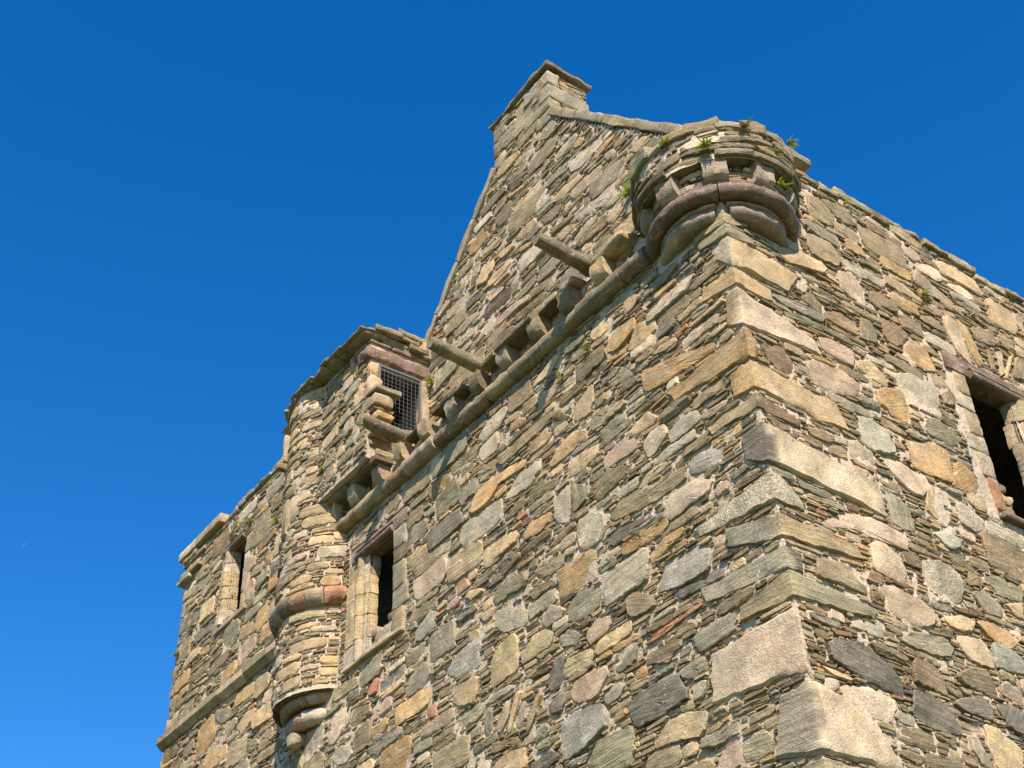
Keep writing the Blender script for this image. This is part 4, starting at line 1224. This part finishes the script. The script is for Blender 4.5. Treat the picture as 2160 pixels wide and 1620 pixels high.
def lintel(win, s0, s1, z0, z1, surf_kind, c, open0, open1):
    if surf_kind == 'L': ctr = (-(s0 + s1) / 2, .07, (z0 + z1) / 2); dm = ((s1 - s0) / 2, .105, (z1 - z0) / 2)
    else: ctr = (-.07, (s0 + s1) / 2, (z0 + z1) / 2); dm = (.105, (s1 - s0) / 2, (z1 - z0) / 2)
    V, F = block(ctr, dm, rnd=.012, rough=.004); stone_obj('lintel', V, F, c, win)
    for zo, r, ou in ((z0 + .035, .05, .035), (z0 + .125, .022, .035)):
        a0, a1 = open0 - .05, open1 + .05
        if surf_kind == 'L': p0, ax, out = (-a1, 0, zo), (1, 0, 0), (0, -1, 0)
        else: p0, ax, out = (0, a0, zo), (0, 1, 0), (1, 0, 0)
        V, F = extrude_profile(roll_prof(r, ou, 9, -.03), p0, ax, a1 - a0, 6, .003, out=out)
        stone_obj('lintel_moulding', V, fix_normals(V, F), c, win, ang=60, jit=.04)
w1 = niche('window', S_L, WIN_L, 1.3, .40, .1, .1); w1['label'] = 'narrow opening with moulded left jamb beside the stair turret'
lintel(w1, 5.50, 6.80, 9.80, 9.99, 'L', 'm', 5.84, 6.6)
moulded_jamb(w1, 6.86, 6.38, 8.42, 9.80, 'L', ['l', 's', 's', 's', 's'], 5)
for sx, zc, a, h, c in ((6.0, 8.60, .11, .10, 'l'), (6.2, 8.58, .09, .08, 's'), (5.90, 8.74, .08, .05, 'b'), (6.28, 8.70, .07, .05, 'l')):
    V, F = block((-sx, .14, zc), (a, .11, h), rnd=.02, rough=.008); stone_obj('blocking_stone', V, F, c, w1)
flat_jamb(w1, 5.56, 5.80, 8.42, 9.80, 'L', ['q', 'g', 'G', 'k', 'g'], 5)
V, F = block((-6.2, .03, 8.40), (.66, .10, .024), rnd=.012, rough=.008); stone_obj('sill', V, F, 'p', w1)
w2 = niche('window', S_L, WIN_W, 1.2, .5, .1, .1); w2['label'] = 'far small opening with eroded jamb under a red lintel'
lintel(w2, 9.92, 10.98, 11.92, 12.07, 'L', 'm', 10.16, 10.75)
moulded_jamb(w2, 10.88, 10.56, 10.68, 11.92, 'L', ['l', 's', 's', 't', 'l', 'q'], 6)
flat_jamb(w2, 9.96, 10.10, 10.68, 11.92, 'L', ['q', 'p', 'l', 'g'], 4)
V, F = block((-10.35, .03, 10.64), (.5, .09, .04), rnd=.012, rough=.008); stone_obj('sill', V, F, 'p', w2)
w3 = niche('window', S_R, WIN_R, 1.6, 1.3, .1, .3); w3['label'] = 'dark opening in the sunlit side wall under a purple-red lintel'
lintel(w3, 2.93, 4.5, 9.70, 9.92, 'R', 'm', 3.34, 4.15)
moulded_jamb(w3, 4.32, 3.95, 8.02, 9.70, 'R', ['l', 'g', 'q', 'g', 'p', 'q'], 6)
flat_jamb(w3, 3.03, 3.22, 8.42, 9.70, 'R', ['p', 'g', 'q', 'l', 'q'], 5, .1)
V, F = block((-.07, 3.155, 8.24), (.10, .065, .18), rnd=.012, rough=.004); stone_obj('jamb_stone', V, F, 'r', w3, label='orange-red sandstone foot of the window jamb')
V, F = block((-.03, 3.7, 7.98), (.12, .62, .035), rnd=.014, rough=.008); stone_obj('sill', V, F, 'm', w3)
for y, z, a, b_, c in ((3.38, 8.14, .09, .09, 'k'), (3.50, 8.10, .10, .06, 'q'), (3.42, 8.30, .07, .06, 's'), (3.62, 8.09, .1, .06, 'k'), (3.40, 8.43, .06, .05, 'k'), (3.74, 8.10, .08, .07, 'b')):
    V, F = block((-.16, y, z), (.12, a, b_), rnd=.03, rough=.014); stone_obj('blocking_stone', V, F, c, w3)

# ---------------------------------------------------------------- cap house: eaves, door, broken parapet stub
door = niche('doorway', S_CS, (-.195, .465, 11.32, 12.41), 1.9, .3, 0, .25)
door['label'] = 'dark cap-house doorway closed by a steel mesh grille'
for yy, zz, a, h in ((-.30, 12.545, .17, .03), (.05, 12.55, .17, .035), (.33, 12.54, .12, .03), (-.1, 12.59, .2, .02), (.25, 12.60, .18, .018)):
    V, F = block((CX - .09, yy + .125, zz + DZ), (.13, a, h), rnd=.012, rough=.01); stone_obj('wall_slate', V, F, random.choice('xkG'), cap_house)
V, F = block((CX - .11, .145, 12.545), (.16, .53, .105), rnd=.06, rough=.02); stone_obj('lintel', V, F, 'm', door, kind=.75)
for (x, y, zc, a, b_, c_, col, rn) in ((CX - .10, -.37, 12.10, .12, .09, .12, 'o', .06), (CX - .14, -.36, 11.83, .19, .10, .15, 'p', .05), (CX - .05, .41, 11.6, .09, .06, .62, 'p', .02),
        (CX - .10, -.28, 11.665, .33, .19, .038, 'G', .014), (CX - .35, -.31, 11.60, .30, .16, .03, 'g', .012), (CX + .02, -.32, 11.51, .17, .14, .09, 'q', .02),
        (CX - .05, -.30, 11.39, .20, .14, .025, 'k', .012), (CX + .02, -.28, 11.29, .16, .13, .055, 'o', .03), (CX - .1, -.30, 11.17, .2, .14, .05, 'k', .02), (CX - .1, -.30, 11.05, .24, .14, .06, 'p', .02)):
    V, F = block((x, y + .125, zc + DZ), (a, b_, c_), rnd=rn, rough=.012); stone_obj('jamb_stone', V, F, col, door)
for yy, zz, a, h, c in ((-.12, 11.26, .16, .05, 'k'), (.2, 11.25, .15, .06, 'p'), (.45, 11.24, .10, .07, 'q'), (-.15, 11.13, .14, .06, 'b'), (.1, 11.12, .12, .06, 'x'), (.36, 11.11, .15, .055, 'k'), (.0, 11.0, .2, .05, 'q'), (.36, 10.99, .16, .06, 'k')):
    V, F = block((CX - .05, yy, zz), (.085, a, h), rnd=.016, rough=.01); stone_obj('threshold_stone', V, F, c, door)
# steel grille
def bars(name, y0, y1, z0, z1, x, w):
    Q_ = []
    return box_quads(x - w, x + w, y0, y1, z0, z1)
gx = CX + .015
gr = quad_mesh('grille_frame', bars('', -.195, -.169, 11.32, 12.39, gx, .014) + bars('', .429, .455, 11.32, 12.39, gx, .014) + bars('', -.169, .429, 12.364, 12.39, gx, .014) + bars('', -.169, .429, 11.32, 11.346, gx, .014), door, M_STEEL)
for y in np.arange(-.169 + .06, .41, .06):
    quad_mesh('grille_bar', bars('', y - .0018, y + .0018, 11.346, 12.364, gx, .0022), door, M_STEEL)
for z in np.arange(11.346 + .064, 12.35, .064):
    quad_mesh('grille_bar', bars('', -.169, .429, z - .0018, z + .0018, gx + .005, .0018), door, M_STEEL)
# eaves of thick slates, two courses, straight along front and door side, round over the turret
def slab_at(ctr, dims, ang, c, name, parent, rnd=.012, rough=.010, tilt=None):
    ca, sa = math.cos(ang), math.sin(ang); ax = np.array([[ca, sa, 0], [-sa, ca, 0], [0, 0, 1]])
    if tilt:
        t = math.tan(tilt); ax = np.array([[ca, sa, 0], np.array([-sa, ca, t]) / math.hypot(1, t), np.cross([ca, sa, 0], np.array([-sa, ca, t]) / math.hypot(1, t))])
    V, F = block(ctr, dims, ax, rnd, rough); return stone_obj(name, V, F, c, parent)
x = CX + .07
for k, w in enumerate((.22, .30, .18, .26, .2, .28, .12)):
    slab_at((x - w / 2, -.285 + rng.normal() * .028, 12.828 + rng.normal() * .006), (w / 2 - .003, .20, rng.uniform(.018, .03)), 0, random.choice('GgkG'), 'eaves_slate', cap_house); x -= w
y = CY - .16
for w in (.36, .34, .30):
    slab_at((CX - .11 + rng.normal() * .015, y + w / 2, 12.835), (.17, w / 2 - .004, .036), 0, random.choice('GgkG'), 'eaves_slate', cap_house); y += w
x = CX + .09
for k, w in enumerate((.3, .24, .34, .2, .3, .26, .14)):
    slab_at((x - w / 2, -.295 + rng.normal() * .03, 12.872 + .022 * (k % 2)), (w / 2 + .015, .25, .015), 0, random.choice('GgkG'), 'eaves_slate', cap_house, .01, .008, .18); x -= w * .97
for (xx, yy, zz, a, b_, c_, c) in ((CX - .08, -.25, 12.72, .22, .2, .028, 'G'), (CX - .1, .05, 12.735, .2, .2, .03, 'k'), (CX - .2, .25, 12.80, .16, .2, .04, 'g'), (CX - .14, .12, 12.84, .07, .08, .06, 'o'), (CX - .22, .22, 12.93, .2, .22, .035, 'G'), (CX - .5, .2, 12.88, .25, .25, .05, 'k'), (CX - .02, .47, 12.70, .10, .14, .12, 'p')):
    V, F = block((xx, yy + .125, zz + DZ), (a, b_, c_), rnd=.015, rough=.018); stone_obj('roof_slate', V, F, c, cap_house)
for lay_, (r, z, h) in enumerate(((.905, 12.828, .026), (.945, 12.875, .015))):
    a = -66
    while a > -205:
        d = rng.uniform(9, 19); rr = r + rng.uniform(-.025, .035)
        V, F = arc_profile([(.5, z - h), (rr - .01, z - h), (rr, z - h * .5), (rr, z + h * .5), (rr - .015, z + h), (.5, z + h + .12)], TC, R_(a - d), R_(a), 5, .012)
        stone_obj('eaves_slate', V, fix_normals(V, F), random.choice('GgkG'), stair_turret, ang=50); a -= d
quad_mesh('roof_fill', [[(-8.4, CY + .2, 12.90), (CX - .05, CY + .2, 12.90), (CX - .25, 1.2, 13.2), (-8.4, 1.2, 13.2)], [(-8.5, .1, 12.79), (-8.4, CY + .2, 12.90), (-8.4, 1.2, 13.2), (-8.5, 1.2, 12.79)]], cap_house)
quad_mesh('soffit', [[(-7.5, CY, 10.885), (-7.5, .4, 10.885), (CX, .4, 10.885), (CX, CY, 10.885)], [(-7.5, CY, 10.88), (-7.5, .4, 10.88), (-7.5, .4, 12.8), (-7.5, CY, 12.8)]], cap_house)
V, F = block((-8.17, -.37, 12.22), (.035, .07, .22), rnd=.012, rough=.006); stone_obj('pilaster_stone', V, F, 's', stair_turret)
V, F = block((-8.2, -.40, 11.93), (.05, .10, .05), rnd=.02, rough=.01); stone_obj('pilaster_stone', V, F, 'k', stair_turret)

# ---------------------------------------------------------------- copings and wall heads
def skew(xa, za, xb, zb, n, cols, name='coping_stone', y0=.55, y1=1.30, th_=.06):
    A = np.array([xa, 0, za]); B = np.array([xb, 0, zb]); d = (B - A) / np.linalg.norm(B - A); nrm = np.array([-d[2], 0, d[0]]); nrm = nrm if nrm[2] > 0 else -nrm
    L = np.linalg.norm(B - A); e = np.r_[0, np.cumsum(rng.uniform(.8, 1.2, n))]; e = e / e[-1] * L
    for k in range(n):
        c = A + d * (e[k] + e[k + 1]) / 2 + nrm * th_; c[1] = (y0 + y1) / 2
        V, F = block(c, ((e[k + 1] - e[k]) / 2 - .004, (y1 - y0) / 2, th_), np.array([d, [0, 1, 0], np.cross(d, [0, 1, 0])]), .014, .011, div=[5, 3, 2])
        stone_obj(name, V, fix_normals(V, F), cols[k % len(cols)], gable, jit=.06)
skew(CHX - .02, 15.0, -.75, 12.36, 5, ['q', 'g', 'q', 'g', 'q'])
skew(CHXL + .03, 15.05, -6.17, 12.94, 4, ['g', 'q', 'g', 'q'])
V, F = block((-.20, 1.32, 11.78), (.25, .18, .045), rnd=.015, rough=.012); stone_obj('coping_stone', V, F, 'g', gable)
# chimney head
for (xa, xb, ya, yb, zc, h, c) in ((-4.41, -3.86, GY - .06, 1.30, 15.94, .026, 'x'), (-3.87, -3.2, GY - .08, 1.2, 15.945, .03, 'G'), (-3.22, -3.00, GY - .07, 1.31, 15.945, .028, 'k'), (-3.4, -3.04, .72, 1.22, 15.99, .022, 'g'), (-4.3, -3.75, GY - .01, 1.2, 15.985, .018, 'G'), (-3.72, -3.35, GY, 1.1, 15.995, .018, 'G'), (-3.3, -3.1, .95, 1.24, 16.02, .02, 'x')):
    V, F = block(((xa + xb) / 2, (ya + yb) / 2, zc), ((xb - xa) / 2, (yb - ya) / 2, h), rnd=.01, rough=.016); stone_obj('cap_slate', V, F, c, chimney)
# side wall head: a ragged row of slates and rubble
y = 1.16
while y < 7.3:
    w = rng.uniform(.22, .62); h = rng.uniform(.022, .06); zt = float(r_top(y + w / 2))
    V, F = block((-.16 + rng.normal() * .02, y + w / 2, zt + h + rng.uniform(-.02, .02)), (.21, w / 2, h), rnd=.015, rough=.014)
    stone_obj('wall_head_slate', V, F, random.choice('kgGGdq'), side_wall)
    if rng.random() < .5:
        V, F = block((-.12 + rng.normal() * .03, y + w * .4, zt + 2 * h + .025), (.14, w * .3, .028), rnd=.015, rough=.012)
        stone_obj('wall_head_slate', V, F, random.choice('kgGGd'), side_wall)
    y += w * rng.uniform(.9, 1.02)
# wing head: two dressed copes at the far end, slates below them, rubble towards the turret
for xa, xb, za, c in ((-12.55, -11.92, 12.70, 'l'), (-11.91, -10.98, 12.70, 'q')):
    V, F = block(((xa + xb) / 2, .12, za), ((xb - xa) / 2, .24, .075), rnd=.012, rough=.005); stone_obj('coping_stone', V, F, c, gable_wall)
for xa, xb, za, h, o_ in ((-12.46, -12.0, 12.16, .035, .09), (-12.44, -11.7, 12.235, .03, .07), (-12.42, -12.05, 12.31, .03, .05), (-12.40, -11.9, 12.56, .045, .05), (-12.41, -11.6, 12.49, .03, .03)):
    V, F = block(((xa + xb) / 2, .1 - o_ / 2, za), ((xb - xa) / 2, .14 + o_ / 2, h), rnd=.012, rough=.01); stone_obj('corner_slate', V, F, random.choice('kgq'), gable_wall)
x = -10.97
while x < -8.4:
    w = rng.uniform(.2, .5); h = rng.uniform(.03, .07)
    V, F = block((x + w / 2, .14, 12.60 + h + .03 * math.sin(x * 3)), (w / 2, .20, h), rnd=.02, rough=.016); stone_obj('wall_head_slate', V, F, random.choice('kgGlq'), gable_wall); x += w * .98
# far corner of the wing: quoins seen edge-on
z = 6.0; k = 0
while z < 12.1:
    h = rng.uniform(.16, .34)
    if not (z + h > 9.36 and z < 9.63):
        w = rng.uniform(.22, .5)
        V, F = block((-12.33 + w / 2 - .01, .13, z + h / 2), (w / 2 + .012, .16, h / 2 - .008), rnd=.025, rough=.012); stone_obj('quoin', V, F, random.choice('gGkqtl'), gable_wall)
    z += h + .01; k += 1

# ---------------------------------------------------------------- hand the laid stones over to the scene
for typ in ('stone', 'pinning_stone'):
    rec = sorted([r for r in RECORDS if r['typ'] == typ], key=lambda r: -r['area'])
    for r in rec[:300]:
        V = r['V']; ctr = V.mean(0); me = mesh_from(typ, V - ctr, r['F']); set_attrs(me, r['col'], r['kind'], r['tc']); smooth(me, 26)
        o = link(typ, me, r['part'], M_STONE); o.location = ctr
    rest = rec[300:]
    if rest:
        Vs, Fs, cs, ks, ts = [], [], [], [], []; n = 0
        for r in rest:
            Vs.append(r['V']); Fs += [[i + n for i in f] for f in r['F']]; m_ = len(r['V']); n += m_
            cs.append(np.tile(r['col'], (m_, 1))); ks.append(np.full(m_, r['kind'])); ts.append(r['tc'])
        me = mesh_from('small_' + typ + 's', np.concatenate(Vs), Fs); set_attrs(me, np.concatenate(cs), np.concatenate(ks), np.concatenate(ts)); smooth(me, 26)
        o = link('small_' + typ + 's', me, tower, M_STONE); o['kind'] = 'stuff'
    print(typ, len(rec))

# ================================================================ plants in the joints
def fern(pos, nrm, size, n, label, mat=M_FERN, cat='fern'):
    nrm = np.asarray(nrm, float); nrm /= np.linalg.norm(nrm); up = np.array([0, 0, 1.0]); side = np.cross(up, nrm); side /= np.linalg.norm(side)
    V, F = [], []
    for i in range(n):
        a = rng.uniform(-1.3, 1.3); lift = rng.uniform(-.2, 1.1); L = size * rng.uniform(.4, 1.15)
        d = nrm * rng.uniform(.5, 1.0) + side * a * .8 + up * lift; d /= np.linalg.norm(d)
        droop = rng.uniform(.5, 1.7); p = np.array([0., 0, 0]) + side * rng.normal() * size * .08; K = 9; w0 = size * rng.uniform(.08, .14)
        lat = np.cross(d, up); lat /= np.linalg.norm(lat) + 1e-6
        for k in range(K):
            f_ = k / K; d2 = d - up * droop * f_ * 1.1; d2 /= np.linalg.norm(d2)
            q = p + d2 * L / K; wl_ = w0 * math.sin(math.pi * (f_ * .85 + .12))
            b0 = len(V); r_ = .0035 * (1 - f_) + .0012
            V += [p - lat * r_, p + lat * r_, q + lat * r_, q - lat * r_]; F.append([b0, b0 + 1, b0 + 2, b0 + 3])
            for sg in (-1, 1):
                e = lat * sg * wl_ + d2 * wl_ * .35 - up * wl_ * .12 * rng.random(); b0 = len(V); m_ = (p + q) / 2; wd = d2 * L / K * .42
                V += [m_ - wd, m_ + e * .6 - wd * .8, m_ + e, m_ + e * .6 + wd * .8, m_ + wd]; F.append([b0, b0 + 1, b0 + 2, b0 + 3, b0 + 4])
            p = q
    V = [np.asarray(v) * .86 for v in V]
    me = mesh_from('fern', V, F); o = link('fern', me, None, mat); o.location = pos
    o['label'] = label; o['category'] = cat; o['group'] = 'ferns rooted in the joints'
    return o
def on_ring(px, py, c, r):
    d = ray(px, py); h = d[:2]; o = CAM[:2] - c; A = h @ h; B = o @ h; Cc = o @ o - r * r; D = B * B - A * Cc
    if D < 0: t = -B / A
    else: t = (-B - math.sqrt(D)) / A
    P = CAM + d * t; n = P[:2] - c; return P, np.array([n[0], n[1], 0])
for px, py, sz, n, lab, mt in ((1488, 312, .16, 26, 'bright green fern above the middle corbel of the corner turret', M_FERN), (1570, 268, .15, 16, 'browning fern just under the top rim of the corner turret', M_FERN_DRY),
        (1662, 305, .14, 20, 'fern against the sky at the right rim of the corner turret', M_FERN), (1638, 325, .10, 12, 'small fern right of the front corbel, under the corner turret rim', M_FERN),
        (1405, 302, .12, 16, 'low green fern at the left shoulder of the corner turret', M_FERN), (1645, 392, .13, 14, 'fern hanging below the right-hand corbel of the corner turret', M_FERN)):
    P, nn = on_ring(px, py, RC, .83); fern(P, nn, sz, n, lab, mt)
for px, py, sz, n, lab in ((588, 1103, .17, 22, 'bright fern clump high on the stair turret'), (680, 990, .10, 10, 'small tuft on the wall below the cap-house doorway'), (640, 905, .07, 8, 'tiny tuft on the rounded wall under the cap-house eaves')):
    P, nn = on_ring(px, py, TC, .88) if px < 600 else (on_y(px, py, CY - .03), (0, -1, 0)); fern(P, nn, sz, n, lab)
for px, py, y, sz, n, lab in ((1335, 408, GY - .03, .20, 26, 'tall green fern on the gable left of the corner turret'), (1346, 378, GY - .03, .10, 10, 'small fern just above the tall fern on the gable'), (912, 808, GY - .03, .16, 16, 'fern beside the right edge of the cap-house doorway'),
        (1241, 738, -.03, .11, 16, 'fern tuft on the main wall below the corbel table'), (1187, 794, -.03, .11, 14, 'fern tuft lower left of another on the main wall, near a spout shadow'),
        (530, 1103, -.03, .15, 18, 'yellow-green fern above the red lintel of the far window'), (405, 1322, -.03, .13, 14, 'fern in a joint near the far edge of the wing'), (377, 1381, -.03, .18, 20, 'fern at the far left arris of the wing wall'),
        (490, 1258 - 30, -.03, .07, 8, 'tiny tuft beside the jamb of the far window'), (868, 1118, -.03, .07, 8, 'tiny tuft under the right end of the lintel beside the stair turret'), (680, 1146, -.03, .07, 8, 'tiny tuft right of the turret slit window')):
    if px == 680: P, nn = on_ring(px, py, TC, .88); fern(P, nn, sz, n, lab)
    else: fern(on_y(px, py, y), (0, -1, 0), sz, n, lab)
for px, py, sz, n, lab in ((1948, 622, .13, 18, 'fern tuft on the upper part of the sunlit side wall'), (1782, 430, .08, 9, 'tiny tuft near the head of the side wall'), (1692, 520, .09, 9, 'small tuft on the side wall just right of the corner turret')):
    fern(on_x(px, py, .03), (1, 0, 0), sz, n, lab)

# ================================================================ gull far off, ground
def gull():
    P = CAM + ray(51, 1150) * 430
    o = empty('gull', P); o['label'] = 'white gull gliding far off in the blue sky at the left'; o['category'] = 'bird'
    mw = simple_material('white_feathers', (.8, .8, .78)); mb = simple_material('grey_feathers', (.25, .22, .22))
    V, F = block((0, 0, 0), (.24, .075, .075), rnd=.06, rough=.0, taper=.5); link('body', mesh_from('body', V, F), o, mb)
    for sg in (-1, 1):
        pts = [(.10, .05), (.16, .32), (.06, .66), (-.06, .60), (-.06, .30), (-.09, .05)]; zz = [.03, .13, .09, .09, .12, .03]
        V = [(a, sg * b_, z) for (a, b_), z in zip(pts, zz)] + [(a, sg * b_, z + .02) for (a, b_), z in zip(pts, zz)]; n = 6
        F = [list(range(n)), list(range(2 * n - 1, n - 1, -1))] + [[i, i + n, (i + 1) % n + n, (i + 1) % n] for i in range(n)]
        link('wing', mesh_from('wing', V, fix_normals(V, F)), o, mw)
    V = [(-.22, -.03, 0), (-.22, .03, 0), (-.36, .07, .01), (-.36, -.07, .01), (-.22, -.03, .02), (-.22, .03, .02), (-.36, .07, .025), (-.36, -.07, .025)]
    link('tail', mesh_from('tail', V, fix_normals(np.array(V), [[0, 1, 2, 3], [7, 6, 5, 4], [0, 4, 5, 1], [1, 5, 6, 2], [2, 6, 7, 3], [3, 7, 4, 0]])), o, mw)
    o.rotation_euler = (0.35, 0.1, R_(-55))
gull()
me = mesh_from('ground', [(-3000, -3000, 0), (3000, -3000, 0), (3000, 3000, 0), (-3000, 3000, 0)], [[0, 1, 2, 3]])
g = link('ground', me, None, M_GRASS); g['kind'] = 'structure'
